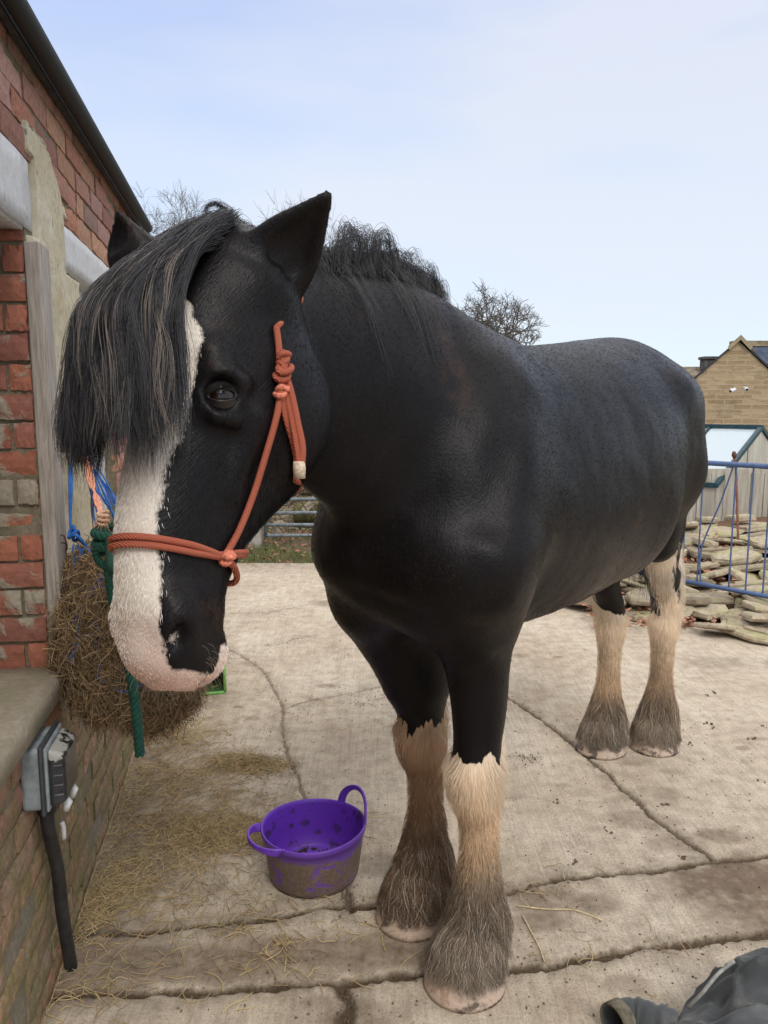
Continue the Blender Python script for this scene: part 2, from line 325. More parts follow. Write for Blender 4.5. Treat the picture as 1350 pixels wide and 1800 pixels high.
# ---------- barn wall
WO = np.array([-.563, 0, 0.0]); WD = np.array([-.17, 1, 0.0]); WD /= np.linalg.norm(WD); WN = np.array([WD[1], -WD[0], 0.0]); UZ = np.array([0, 0, 1.0])
def wp(u, z, d=0.0): return WO + WD * u + UZ * z + WN * d
def brick_field(u0, u1, z0, z1, holes=(), O=WO, D=WD, N=WN, seed=1, ch=.0735, bl=.225, off=0.0, skip=lambda u, z: False, tone='up'):
    rg = np.random.default_rng(seed); Vs, Fs, Cs = [], [], []; n0 = 0
    nx, nz = 7, 4; z = z0; r = 0
    while z < z1 - .02:
        h = min(ch - .0095, z1 - z); u = u0 - bl + (bl / 2 if r % 2 else 0) + off
        while u < u1:
            L = bl - .010; a, b = max(u, u0), min(u + L, u1)
            if rg.random() < .06: b2 = a + L * .48; segs = [(a, min(b2, b)), (min(b2 + .01, b), b)]
            else: segs = [(a, b)]
            for a_, b_ in segs:
                for (hu0, hu1, hz0, hz1) in holes:      # clip bricks at openings
                    if z + h > hz0 + .01 and z < hz1 - .01:
                        if a_ < hu0 < b_: b_ = hu0
                        elif a_ < hu1 < b_: a_ = hu1
                        elif a_ >= hu0 and b_ <= hu1: b_ = a_
                if b_ - a_ < .025 or skip((a_ + b_) / 2, z + h / 2): continue
                uu = np.linspace(a_, b_, nx); zz = np.linspace(z, z + h, nz); U, Zz = np.meshgrid(uu, zz, indexing='ij')
                prot = rg.normal(0, .0022) - (.010 if rg.random() < .06 else 0); dd = np.full(U.shape, .012 + prot)
                edge = np.zeros(U.shape, bool); edge[0] = edge[-1] = True; edge[:, 0] = edge[:, -1] = True
                dd = dd + rg.normal(0, .0005, U.shape); dd[edge] -= .002 + .003 * rg.random(edge.sum()); tilt = rg.normal(0, .0025)
                Zz = Zz + tilt * (U - U.mean()) / .1; inner = ~edge; U2 = U + rg.normal(0, .0012, U.shape); Z2 = Zz + rg.normal(0, .0012, U.shape)
                if rg.random() < .12: dd[:, -1] -= .008 * rg.random(nx)       # worn arris
                F_ = O + D * U2[..., None] + UZ * Z2[..., None] + N * dd[..., None]; B_ = O + D * U[..., None] + UZ * Zz[..., None] + N * (-.012)
                P1 = F_.reshape(-1, 3); idx = np.arange(nx * nz).reshape(nx, nz); loop = np.concatenate([idx[:, 0], idx[-1, 1:], idx[::-1, -1][1:], idx[0, ::-1][1:-1]])
                P2 = B_.reshape(-1, 3)[loop]; k = len(loop); Vs.append(np.concatenate([P1, P2]))
                q = np.stack([idx[:-1, :-1], idx[1:, :-1], idx[1:, 1:], idx[:-1, 1:]], -1).reshape(-1, 4)
                sk = np.array([(loop[i], n_ := nx * nz + i, nx * nz + (i + 1) % k, loop[(i + 1) % k]) for i in range(k)])
                Fs.append(np.concatenate([q, sk]) + n0); n0 += nx * nz + k
                t_ = rg.random(); c = np.array([(.34, .17, .135), (.40, .21, .17), (.29, .14, .115), (.43, .24, .16), (.27, .17, .145), (.40, .23, .20), (.36, .16, .11)][rg.integers(7)]) * (.85 + .3 * t_)
                if tone == 'red': c = np.array([(.30, .11, .07), (.34, .13, .08), (.26, .105, .075)][rg.integers(3)]) * (.85 + .35 * t_)
                Cs.append(np.tile(c, (nx * nz + k, 1)))
            u += bl
        z += ch; r += 1
    return np.concatenate(Vs), np.concatenate(Fs), np.concatenate(Cs)
def brick_material():
    t = NT('old_brick'); c = t.coord(); col = t.attr('col', 'Color'); f = t.noise(c, 60, 5, .7); g = t.noise(c, 7, 4, .6); z = t.n('SeparateXYZ'); t.L.new(c, z.inputs[0])
    col = t.mix(.7, col, t.ramp(f, [(.3, .8), (.5, 1.35), (.7, 1.75)]), 'MULTIPLY')
    # grey-green algae growing mostly on the damp foot of the wall, pale lime bloom higher up
    foot = t.ramp(t.math('ADD', t.math('MULTIPLY', z.outputs[2], 1.0), t.math('MULTIPLY', t.math('SUBTRACT', g, .5), 1.1)), [(.42, .86), (.95, .10)])
    al = t.ramp(t.noise(c, 11, 5, .7), [(.33, 0.2), (.5, 1.0)]); col = t.mix(t.math('MULTIPLY', foot, al), col, t.ramp(f, [(.3, (.13, .12, .045)), (.6, (.235, .20, .095)), (.8, (.30, .24, .13))]))
    col = t.mix(t.ramp(t.noise(c, 19, 5, .7), [(.56, 0.0), (.70, .55)]), col, (.36, .31, .235))
    col = t.mix(t.ramp(t.noise(c, 5, 6, .75), [(.63, 0.0), (.72, .5)]), col, (.15, .115, .09))
    return t.fin(col, .95, t.bump(t.math('ADD', f, t.noise(c, 220, 3)), .6, .004), Specular__IOR__Level=.2)
def slab_rough(name, cen, size, R, mat, parent=None, amp=.004, n=14, seed=0):
    """rough block: subdivided box pushed about by noise"""
    bm = bmesh.new(); bmesh.ops.create_cube(bm, size=1.0); 
    for v in bm.verts: v.co = Vector((v.co.x * size[0], v.co.y * size[1], v.co.z * size[2]))
    es = sorted(bm.edges, key=lambda e: -e.calc_length()); 
    bmesh.ops.bevel(bm, geom=list(bm.edges), offset=min(size) * .045, segments=2, affect='EDGES')
    for _ in range(4):
        le = [e for e in bm.edges if e.calc_length() > max(size) / n]
        if not le: break
        bmesh.ops.subdivide_edges(bm, edges=le, cuts=1, use_grid_fill=True)
    bmesh.ops.triangulate(bm, faces=[f for f in bm.faces if len(f.verts) > 4])
    co = np.array([v.co[:] for v in bm.verts]); d = np.stack([fbm(co + 7.3 * seed, 1.2 / (amp * 12 + .02), 3, seed + k) - .5 for k in range(3)], 1) * amp * 2.5
    co = (co + d) @ np.asarray(R).T + np.array(cen)
    for v, p in zip(bm.verts, co): v.co = p
    me = bpy.data.meshes.new(name); bm.to_mesh(me); bm.free(); me.polygons.foreach_set('use_smooth', [True] * len(me.polygons)); setmat(me, mat)
    return link(bpy.data.objects.new(name, me), parent)
RW = np.stack([WD, WN, UZ], 1)
OP1 = (.55, 2.03, .80, 1.93); OP2 = (2.58, 3.16, .84, 1.90); STU = (2.06, 2.56, .62, 2.22)
def build_barn():
    root = empty('barn'); tag(root, 'old red brick barn with worn mossy wall, lime render patch and dark roof edge', 'barn')
    bmat = brick_material(); WE = 3.95
    def skip(u, z): return STU[0] < u < STU[1] - .03 and STU[2] + .12 < z < STU[3] - .14 * float(sst(2.2, 2.5, u)) - .10
    V, F, C = brick_field(-1.4, WE, -.02, 2.385, (OP1, OP2, (.35, 2.10, 1.925, 2.12), (2.40, 3.36, 1.895, 2.035)), seed=4, skip=skip)
    wall = mesh_np('wall', V, F, None, bmat, root, False, {'col': C})
    # mortar body behind the bricks, a solid wall 0.3 m thick with the two openings left out
    t = NT('lime_mortar'); c = t.coord(); f = t.noise(c, 70, 5, .7); g = t.noise(c, 8, 4)
    mort = t.fin(t.mix(t.ramp(g, [(.4, 0.0), (.65, .7)]), t.ramp(f, [(.3, (.16, .135, .095)), (.7, (.32, .27, .20))]), (.13, .125, .06)), .97, t.bump(f, .8, .006))
    mb = MB(); T0, T1 = -.30, .004
    def blk(u0, u1, z0, z1): mb.box(wp((u0 + u1) / 2, (z0 + z1) / 2, (T0 + T1) / 2), (u1 - u0, T1 - T0, z1 - z0), RW)
    blk(-1.4, OP1[0], -.1, 2.39); blk(OP1[0], OP1[1], -.1, OP1[2] - .05); blk(OP1[0], OP1[1], 1.94, 2.39); blk(OP1[1], OP2[0], -.1, 2.39); blk(OP2[0], OP2[1], -.1, OP2[2]); blk(OP2[0], OP2[1], 1.91, 2.39); blk(OP2[1], WE, -.1, 2.39)
    mb.build('mortar_bed', mort, root)
    # far reveal of the first opening: red bricks smeared with cement, facing the camera
    V, F, C = brick_field(0, .28, .80, 1.93, (), O=wp(2.03, 0, 0), D=-WN, N=-WD, seed=9, off=.06, tone='red')
    t = NT('reveal_brick'); c = t.coord(); col = t.attr('col', 'Color'); f = t.noise(c, 60, 5, .7); sm = t.ramp(t.noise(c, 6.5, 5, .6, .4), [(.53, 0.0), (.58, 1.0)])
    col = t.mix(.7, col, t.ramp(f, [(.3, .8), (.7, 1.6)]), 'MULTIPLY'); col = t.mix(sm, col, t.ramp(f, [(.3, (.28, .245, .18)), (.7, (.44, .39, .31))]))
    rv = mesh_np('reveal', V, F, None, t.fin(col, .9, t.bump(t.math('ADD', f, t.math('MULTIPLY', sm, 1.2)), .6, .004)), root, False, {'col': C})
    # window openings : frame post, stone sill, lintels, shutter boards
    wood = NT('weathered_wood'); c = wood.coord(scale=(14, 14, 1.0)); f = wood.noise(c, 9, 6, .7); g = wood.noise(wood.coord(), 5, 3)
    wood = wood.fin(wood.mix(.5, wood.ramp(f, [(.3, (.22, .185, .15)), (.55, (.42, .375, .33)), (.75, (.55, .51, .46))]), wood.ramp(g, [(.3, .75), (.7, 1.15)]), 'MULTIPLY'), .9, wood.bump(f, .6, .004)); WOODM.append(wood)
    st = NT('sill_stone'); c = st.coord(); f = st.noise(c, 50, 5, .7); g = st.noise(c, 6, 4)
    stone = st.fin(st.mix(st.ramp(g, [(.4, 0.0), (.7, .6)]), st.ramp(f, [(.3, (.26, .22, .16)), (.7, (.44, .38, .30))]), (.20, .19, .10)), .92, st.bump(f, .6, .005))
    wh = NT('white_paint'); c = wh.coord(); f = wh.noise(c, 40, 5, .7); g = wh.noise(c, 16, 5, .7)
    white = wh.fin(wh.mix(wh.ramp(g, [(.60, 0.0), (.72, .7)]), wh.ramp(f, [(.3, (.52, .52, .51)), (.7, (.70, .70, .70))]), (.30, .28, .25)), .8, wh.bump(f, .4, .003)); WHITEM.append(white)
    w1 = empty('window', tuple(wp(1.3, .8))); w1.parent = root; tag(w1, 'near window opening with weathered timber post and mossy sill')
    o_ = w1.location
    def sub(o): o.location = -Vector(o_) + o.location; o.parent = w1; return o
    sub(slab_rough('sill', wp(1.28, .765, -.09), (1.54, .26, .07), RW, stone, amp=.003, n=40, seed=3))
    sub(slab_rough('lintel', wp(1.23, 2.022, -.09), (1.72, .20, .186), RW, white, amp=.003, n=40, seed=5))
    mb = MB(); mb.box(wp(2.068, 1.352, .022) - np.array(o_), (.105, .036, 1.10), RW, jit=.0015); mb.build('frame', wood, w1, bevel=.004)
    mb = MB(); [mb.tube(crs([wp(2.055, 1.13 + .02 * i_, .036), wp(2.058, 1.13 + .02 * i_, .048), wp(2.07, 1.12, .052), wp(2.085, 1.105, .046)], 5) - np.array(o_), .0022, 6) for i_ in range(2)]; mb.build('hook', RUST, w1, True)
    mb = MB(); [mb.box(wp(.62 + .145 * i_, 1.36, -.285) - np.array(o_), (.140, .022, 1.11), RW) for i_ in range(10)]; mb.build('boarding', wood, w1)
    w2 = empty('window', tuple(wp(2.9, .8))); w2.parent = root; tag(w2, 'far window opening with white lintel and dark boarding')
    o2 = np.array(w2.location)
    o = slab_rough('lintel', wp(2.88, 1.965, -.085) - o2, (.95, .20, .135), RW, white, amp=.003, n=30, seed=6); o.parent = w2
    o = slab_rough('sill', wp(2.88, .805, -.07) - o2, (.74, .22, .06), RW, stone, amp=.003, n=30, seed=7); o.parent = w2
    mb = MB()
    for (u0, u1, z0, z1) in ((2.585, 2.635, .84, 1.90), (3.105, 3.155, .84, 1.90), (2.635, 3.105, 1.85, 1.90), (2.635, 3.105, .84, .89)): mb.box(wp((u0 + u1) / 2, (z0 + z1) / 2, -.06) - o2, (u1 - u0 - .002, .05, z1 - z0 - .002), RW)
    mb.build('frame', white, w2, bevel=.003)
    dk = simple('dark_boards', (.075, .06, .045), .85, .3, 12, bump=.5, bd=.004); mb = MB()
    for i_ in range(5): mb.box(wp(2.685 + .0935 * i_, 1.37, -.10) - o2, (.090, .02, .955), RW)
    mb.build('boarding', dk, w2)
    # lime render between the openings
    nu, nz = 90, 260; us = np.linspace(STU[0] - .02, STU[1] + .015, nu); zs = np.linspace(STU[2] - .02, STU[3], nz); U, Z = np.meshgrid(us, zs, indexing='ij'); p = np.stack([U, Z], -1)
    d = .020 + .006 * (fbm(p, 12, 4, 101, .6) - .5) + .004 * (fbm(p * np.array([1, .6]), 60, 3, 102) - .5)
    lowb = STU[2] + .10 * (fbm(p, 6, 3, 103)); topb = STU[3] - .14 * sst(2.2, 2.5, U) - .06 * fbm(p, 9, 3, 104)
    ringb = (np.abs(U - 2.275) < .055 + .02 * fbm(p, 30, 2, 5)) & (np.abs(Z - 1.415) < .048 + .02 * fbm(p, 30, 2, 6))
    d = np.where((Z < lowb) | (Z > topb) | ringb | (U < STU[0] + .01) & (Z < 1.0), -.02, d); d[0] = d[-1] = -.02; d[:, 0] = d[:, -1] = -.02
    for (hu0, hu1, hz0, hz1) in ((0, 2.105, 1.92, 2.125), (2.395, 9, 1.885, 2.05)): d = np.where((U > hu0) & (U < hu1) & (Z > hz0) & (Z < hz1), -.02, d)
    V = (WO + WD * U[..., None] + UZ * Z[..., None] + WN * d[..., None]).reshape(-1, 3); i = np.arange(nu - 1)[:, None] * nz + np.arange(nz - 1)[None]; F = np.stack([i, i + nz, i + nz + 1, i + 1], -1).reshape(-1, 4)
    t = NT('lime_render'); c = t.coord(); f = t.noise(c, 55, 6, .7); g = t.noise(c, 6, 5); cr_ = t.ramp(t.noise(t.coord(scale=(40, 40, 14)), 1.0, 5, .8), [(.33, 0.0), (.40, 1.0)])
    col = t.ramp(g, [(.3, (.50, .43, .27)), (.5, (.58, .52, .37)), (.7, (.65, .60, .48))]); col = t.mix(.5, col, t.ramp(f, [(.3, .65), (.6, 1.1)]), 'MULTIPLY'); col = t.mix(t.math('SUBTRACT', 1.0, cr_), col, (.25, .20, .11))
    mesh_np('render_patch', V, F, None, t.fin(col, .95, t.bump(t.math('ADD', f, cr_), .7, .006)), root, True)
    slab_rough('padstone', wp(2.185, 2.15, -.008), (.15, .05, .11), RW, simple('padstone_stone', (.33, .29, .20), .95, .25, 25, bump=.6, bd=.006), root, amp=.003, n=12, seed=8)
    mb = MB()
    for (a_, b_) in ((2.222, 2.33),): pass
    V, F, C = brick_field(2.222, 2.335, 1.372, 1.46, (), seed=12, ch=.075, tone='red'); mesh_np('patch_brick', V, F, None, bmat, root, False, {'col': C})
    # eaves: roof slope, fascia and gutter
    slate = simple('roof_slate', (.045, .045, .05), .7, .3, 8, bump=.5, bd=.01); mb = MB(); u0, u1 = -1.6, WE + .06; ze = 2.395
    sl = math.tan(math.radians(27)); nt_ = 16
    for r_ in range(12):
        z_ = ze + r_ * .12 * sl; dd = .035 - r_ * .12
        for q in range(24):
            ua = u0 + (u1 - u0) * q / 24 + (.12 if r_ % 2 else 0); L_ = (u1 - u0) / 24 - .006; ua2 = min(ua + L_, u1)
            if ua2 - ua < .03: continue
            a = wp(ua, z_, dd); 
            Rr = np.stack([WD, (WN * math.cos(math.radians(27)) - UZ * math.sin(math.radians(27))), (UZ * math.cos(math.radians(27)) + WN * math.sin(math.radians(27)))], 1)
            mb.box(wp((ua + ua2) / 2, z_ + .05 * sl + .006, dd - .05), (ua2 - ua, .17, .008), Rr, jit=.001)
    mb.build('roof', slate, root)
    mb = MB(); mb.box(wp((u0 + u1) / 2, ze + .006, -.155), (u1 - u0, .34, .018), RW); mb.box(wp((u0 + u1) / 2, ze - .022, .026), (u1 - u0, .02, .032), RW); mb.build('fascia', simple('dark_timber', (.03, .026, .024), .8, .3, 20), root, bevel=.003)
    gm = simple('gutter_black', (.008, .008, .009), .6, .2, 30, bump=.1, spec=.25); mb = MB(); n = 10; th = np.linspace(math.pi, 2 * math.pi, n); L0, L1 = wp(u0, ze - .014, .068), wp(u1 - .02, ze - .034, .068); ring = []
    for rr in (.026, .023):
        for e in (L0, L1): ring.append(np.array([e + WN * rr * math.cos(q) + UZ * rr * math.sin(q) for q in th]))
    V = np.concatenate(ring); f_ = []
    for k in range(n - 1):
        f_ += [(k, k + 1, n + k + 1, n + k), (2 * n + k, 3 * n + k, 3 * n + k + 1, 2 * n + k + 1), (k, 2 * n + k, 2 * n + k + 1, k + 1), (n + k, n + k + 1, 3 * n + k + 1, 3 * n + k)]
    f_ += [(0, n, 3 * n, 2 * n), (n - 1, 3 * n - 1, 4 * n - 1, 2 * n - 1)]
    mb.add(V, f_); mb.build('gutter', gm, root, True)
    # gable end and rest of the building behind
    mb = MB(); mb.box(wp(WE - .14, 1.15, -2.3), (.26, 4.0, 2.4), RW); mb.build('end_wall', bmat, root)
    slab_rough('quoin', wp(3.2, .12, 0.0) , (.001, .001, .001), RW, stone, root) if False else None
WOODM = []; WHITEM = []; RUST = simple('rusty_iron', (.12, .06, .035), .75, .3, 90, metallic=.5, bump=.4, bd=.001)
# ================================================================== HORSE (signed-distance body, one continuous surface)
HF = np.array([-.611, -.792, 0.0]); HL = np.array([.792, -.611, 0.0]); HZ = np.array([0, 0, 1.0])
HO = np.array([.12, 1.93, 0.0])             # point on the ground under the withers
def interp_table(tab, x):
    tab = np.asarray(tab, float); o = np.argsort(tab[:, 0]); tab = tab[o]; xs = tab[:, 0]
    # smooth (monotone-ish) cubic: sample Catmull-Rom densely then linear
    n = 12; idx = np.linspace(0, len(xs) - 1, (len(xs) - 1) * n + 1); d = crs(tab, n)
    k = np.maximum.accumulate(d[:, 0]); return [np.interp(x, k, d[:, j]) for j in range(1, tab.shape[1])]
class SDF:
    def __init__(s, lo, hi, h):
        s.h = h; s.lo = np.array(lo); s.n = np.ceil((np.array(hi) - s.lo) / h).astype(int)
        s.ax = [s.lo[i] + h * np.arange(s.n[i]) for i in range(3)]; s.f = np.full(tuple(s.n), .12, np.float32)
    def sub(s, lo, hi):
        a = np.clip(np.floor((np.array(lo) - s.lo) / s.h).astype(int), 0, s.n); b = np.clip(np.ceil((np.array(hi) - s.lo) / s.h).astype(int) + 1, 0, s.n)
        sl = tuple(slice(a[i], b[i]) for i in range(3))
        return sl, [s.ax[i][sl[i]] for i in range(3)]
    def comb(s, sl, d, k, op):
        f = s.f[sl]; d = d.astype(np.float32)
        if op == 'u':
            h = np.maximum(k - np.abs(f - d), 0) / k; r = np.minimum(f, d) - h * h * k * .25
        else:   # smooth subtraction of d
            d = -d; h = np.maximum(k - np.abs(f - d), 0) / k; r = np.maximum(f, d) + h * h * k * .25
        s.f[sl] = np.clip(r, -.12, .12)
    def ell(s, c, r, R=None, k=.03, op='u'):
        c = np.array(c, float); r = np.array(r, float) * np.ones(3); m = r.max() + k + .03
        sl, (X, Y, Z) = s.sub(c - m, c + m)
        if min(len(X), len(Y), len(Z)) == 0: return
        p = np.stack(np.meshgrid(X - c[0], Y - c[1], Z - c[2], indexing='ij'), -1)
        if R is not None: p = p @ np.array(R, float)     # columns of R = local axes
        k0 = np.linalg.norm(p / r, axis=-1); k1 = np.linalg.norm(p / (r * r), axis=-1)
        s.comb(sl, k0 * (k0 - 1) / (k1 + 1e-9), k, op)
    def cone(s, a, b, ra, rb, k=.03, op='u'):
        a = np.array(a, float); b = np.array(b, float); m = max(ra, rb) + k + .02
        sl, (X, Y, Z) = s.sub(np.minimum(a, b) - m, np.maximum(a, b) + m)
        if min(len(X), len(Y), len(Z)) == 0: return
        p = np.stack(np.meshgrid(X, Y, Z, indexing='ij'), -1) - a; d = b - a
        t = np.clip(p @ d / (d @ d), 0, 1); q = np.linalg.norm(p - t[..., None] * d, axis=-1)
        s.comb(sl, q - (ra + (rb - ra) * t), k, op)
    def chain(s, pts, k=.03, op='u'):
        for (a, b) in zip(pts[:-1], pts[1:]): s.cone(a[0], b[0], a[1], b[1], k, op)
    def loft(s, O, A, U, V, tab, k=.03, op='u', pw=2.0):
        """tab rows: s, cu, cv, ru_plus, ru_minus, rv(at centre)"""
        O, A, U, V = [np.array(q, float) for q in (O, A, U, V)]; T = np.array(tab, float)
        pts = []
        for r in T:
            for su in (-r[4], r[3]):
                for sv in (-r[5], r[5]): pts.append(O + A * r[0] + U * (r[1] + su) + V * (r[2] + sv))
        pts = np.array(pts); m = k + .05
        sl, (X, Y, Z) = s.sub(pts.min(0) - m, pts.max(0) + m)
        p = np.stack(np.meshgrid(X, Y, Z, indexing='ij'), -1).astype(np.float32) - O.astype(np.float32)
        sa = p @ A.astype(np.float32); smin, smax = T[:, 0].min(), T[:, 0].max()
        cols = interp_table(T, np.clip(sa, smin, smax)); cu, cv, rp, rm, rv = cols[:5]
        u = p @ U.astype(np.float32) - cu; v = p @ V.astype(np.float32) - cv
        ru = np.where(u > 0, rp, rm)
        if len(cols) > 5: pw = np.where(u > 0, cols[5], cols[6])
        q = ((np.abs(u) / ru) ** pw + (np.abs(v) / rv) ** pw) ** (1 / pw) + 1e-6; r = np.sqrt(u * u + v * v) + 1e-6
        d = r * (1 - 1 / q); d = np.maximum(d, -np.minimum(ru, rv)) * .9
        e = np.maximum(sa - smax, smin - sa)
        d = np.where(e > 0, np.sqrt(np.maximum(d, 0) ** 2 + e * e) , np.maximum(d, e))
        s.comb(sl, d, k, op)
    def mesh(s):
        import openvdb
        g = openvdb.FloatGrid(.12); g.copyFromArray(s.f); v, t, q = g.convertToPolygons(0.0, 0.0)
        return v * s.h + s.lo, q[:, ::-1], t

# head frame
H0 = P(350, 420, 1.30); H1 = P(235, 1140, 1.13); HA = (H1 - H0) / np.linalg.norm(H1 - H0)
_f = np.array([-.60, -.80, 0.0]); HN = _f - (_f @ HA) * HA; HN /= np.linalg.norm(HN); HS = np.cross(HN, HA)
HR = np.stack([HA, HN, HS], 1)
def hp(a, n, l): return H0 + HA * a + HN * n + HS * l
def EYE_C(sd): return hp(.298, -.022, .088 * sd)
def EYE_D(sd):
    d = HS * sd * .86 + HN * .48 + HA * .06; return d / np.linalg.norm(d)
def body_sdf(h):
    S = SDF((-.75, .85, .04), (1.65, 3.72, 2.02), h)
    # trunk
    tr = [  # s(back +), ztop, zbot, zwide, halfwidth, lateral shift
        (-.26, 1.30, 1.08, 1.18, .08, .065), (-.22, 1.42, .99, 1.17, .14, .065), (-.15, 1.52, .95, 1.17, .19, .06), (-.04, 1.64, .955, 1.18, .24, .045), (.08, 1.715, .90, 1.20, .295, .01),
        (.22, 1.70, .87, 1.20, .315), (.38, 1.665, .86, 1.20, .328), (.58, 1.675, .85, 1.22, .335), (.80, 1.70, .865, 1.24, .345), (1.0, 1.725, .92, 1.27, .33),
        (1.16, 1.735, 1.0, 1.32, .31), (1.29, 1.725, 1.06, 1.36, .275), (1.40, 1.675, 1.1, 1.36, .24), (1.50, 1.59, 1.15, 1.36, .19), (1.57, 1.48, 1.2, 1.34, .11)]
    S.loft(HO, HF, HZ, HL, [(r[0], r[3], (r[5] if len(r) > 5 else 0), r[1] - r[3], r[3] - r[2], r[4], 2.1 - .36 * math.exp(-((-r[0] - .15) / .26) ** 2), 1.95 - .45 * math.exp(-((-r[0] - .05) / .30) ** 2)) for r in [(-x[0],) + x[1:] for x in tr]], k=.03, pw=1.9)
    # neck : straight axis from poll region to the chest
    n0 = np.array([-.27, 1.42, 1.58]); n1 = np.array([.14, 1.98, 1.30]); na = (n1 - n0); nl = np.linalg.norm(na); na /= nl
    nu = HZ - (HZ @ na) * na; nu /= np.linalg.norm(nu); nv = np.cross(na, nu)
    S.loft(n0, na, nu, nv, [(-.02, 0, 0, .18, .14, .075), (.10, .03, 0, .215, .165, .085), (.22, .05, 0, .265, .20, .11), (.36, .07, 0, .305, .255, .14),
                            (.50, .08, 0, .315, .29, .175), (.60, .07, .01, .30, .30, .19), (.72, .04, .03, .22, .25, .15), (.80, .0, .03, .12, .12, .08)], k=.07, pw=1.9)
    for side in (1, -1):
        # shoulder blade, point of shoulder, upper arm
        q = lambda s_, l_, z_: HO - HF * s_ + HL * l_ * side + HZ * z_
        o = .035; S.cone(q(.06, .13, 1.50), q(-.13, .162 + (o + .008) * side, 1.16), .09, .110 + .013 * side, .10)
        S.cone(q(-.14, .153 + (o + .007) * side, 1.13), q(-.06, .155 + .02 * side, 1.02), .11 + .005 * side, .098, .10)
        S.ell(q(-.05, .17, 1.22), (.10, .10, .20), k=.11)
        S.cone(q(-.17, .07 + o * side, 1.16), q(-.08, .08 + o * side, 1.04), .10, .08, .08)       # breast muscle
        # flank, hip point, thigh
        S.ell(q(1.12, .21, 1.52), (.09, .07, .07), k=.10)
        S.cone(q(1.34, .13, 1.22), q(1.44, .10, .96), .135, .09, .09)
        S.cone(q(1.26, .15, 1.48), q(1.32, .145, 1.24), .15, .155, .06)
    S.cone(HO - HF * .02 + HZ * 1.66, HO + HF * .22 + HZ * 1.68, .045, .045, .09)
    q = lambda s_, l_, z_: HO - HF * s_ + HL * l_ + HZ * z_
    S.ell(q(.90, .10, 1.16), (.22, .24, .24), k=.06)
    S.ell(q(.90, -.10, 1.16), (.22, .24, .24), k=.06)
    def fore(cx, cy, sh):
        B = np.array([cx, cy, 0.0])
        S.loft(B, HZ, HF, HL, [  # z, cf, cl, r+, r-, rl
            (1.18, .04 + sh, -.01, .105, .085, .09), (1.02, 0.035 + sh * .8, -.008, .11, .088, .088), (.88, .02 + sh * .4, 0, .098, .085, .082), (.74, .005, 0, .082, .078, .07), (.64, .01, 0, .068, .064, .06),
            (.57, .018, 0, .074, .064, .069), (.50, .014, 0, .066, .062, .064), (.43, .0, 0, .045, .056, .046), (.33, -.004, 0, .042, .056, .043), (.25, -.002, 0, .052, .068, .056),
            (.20, .004, 0, .054, .062, .056), (.15, .024, 0, .052, .06, .056), (.10, .04, 0, .062, .07, .068), (.07, .05, 0, .075, .085, .08)], k=.09)
    S.cone([-.005, 2.03, .98], [.075, 2.105, .74], .13, .085, .09)
    fore(.245, 1.87, -.01); fore(.118, 2.125, -.02)
    def hind(cx, cy, gf, sp, g2=0.0):
        B = np.array([cx, cy, 0.0])
        S.loft(B, HZ, HF, HL, [
            (1.48, .12 + gf, sp, .16, .16, .11), (1.32, .12 + gf, sp, .21, .19, .145), (1.15, .13 + gf * .9, sp, .20, .17, .14), (1.0, .13 + gf * .8, 0, .14, .125, .105), (.88, .10 + gf * .6, 0, .105, .10, .085),
            (.76, .045 + gf * .3 + g2, 0, .085, .085, .075), (.67, .0 + g2 * .8, 0, .068, .08, .065), (.60, -.012 + g2 * .4, 0, .06, .078, .062), (.53, -.005, 0, .062, .058, .058), (.44, .0, 0, .047, .05, .043),
            (.32, .004, 0, .041, .05, .041), (.24, .01, 0, .05, .062, .052), (.19, .018, 0, .056, .064, .058), (.14, .036, 0, .055, .06, .058), (.10, .05, 0, .064, .07, .068), (.07, .06, 0, .075, .085, .08)], k=.04)
    hind(1.225, 3.265, .02, -.03); hind(.985, 3.24, .08, .04, .065)
    for sg in (1, -1):
        q = lambda s_, l_, z_: HO - HF * s_ + HL * l_ * sg + HZ * z_
        S.chain([(q(1.06, .37, 1.46), .01), (q(1.10, .37, 1.36), .03), (q(1.12, .37, 1.22), .042), (q(1.07, .355, 1.06), .045), (q(1.0, .30, .95), .03)], k=.07, op='s')     # flank fold
        S.chain([(q(.24, .385, 1.04), .02), (q(.20, .35, .94), .03)], k=.08, op='s')     # behind the elbow
        S.chain([(q(-.02, .28, 1.56), .008), (q(-.12, .30, 1.42), .022), (q(-.22, .29, 1.28), .028)], k=.07, op='s')
        S.chain([(q(-.03, .285, 1.12), .006), (q(.04, .275, 1.05), .016)], k=.05, op='s')
    # ---------------- head
    hd = [(-.05, -.05, -.13, .05), (-.01, .01, -.17, .09), (.07, .035, -.215, .108), (.15, .056, -.26, .114), (.23, .058, -.30, .113), (.30, .052, -.305, .102), (.37, .052, -.275, .086), (.44, .056, -.215, .075),
          (.51, .052, -.165, .067), (.57, .04, -.142, .064), (.62, .028, -.14, .068), (.67, .006, -.14, .066), (.71, -.02, -.13, .056), (.735, -.05, -.115, .035)]
    S.loft(H0, HA, HN, HS, [(a, (t * .55 + b * .45), 0, t - (t * .55 + b * .45), (t * .55 + b * .45) - b, w) for (a, t, b, w) in hd], k=.04, pw=2.3)
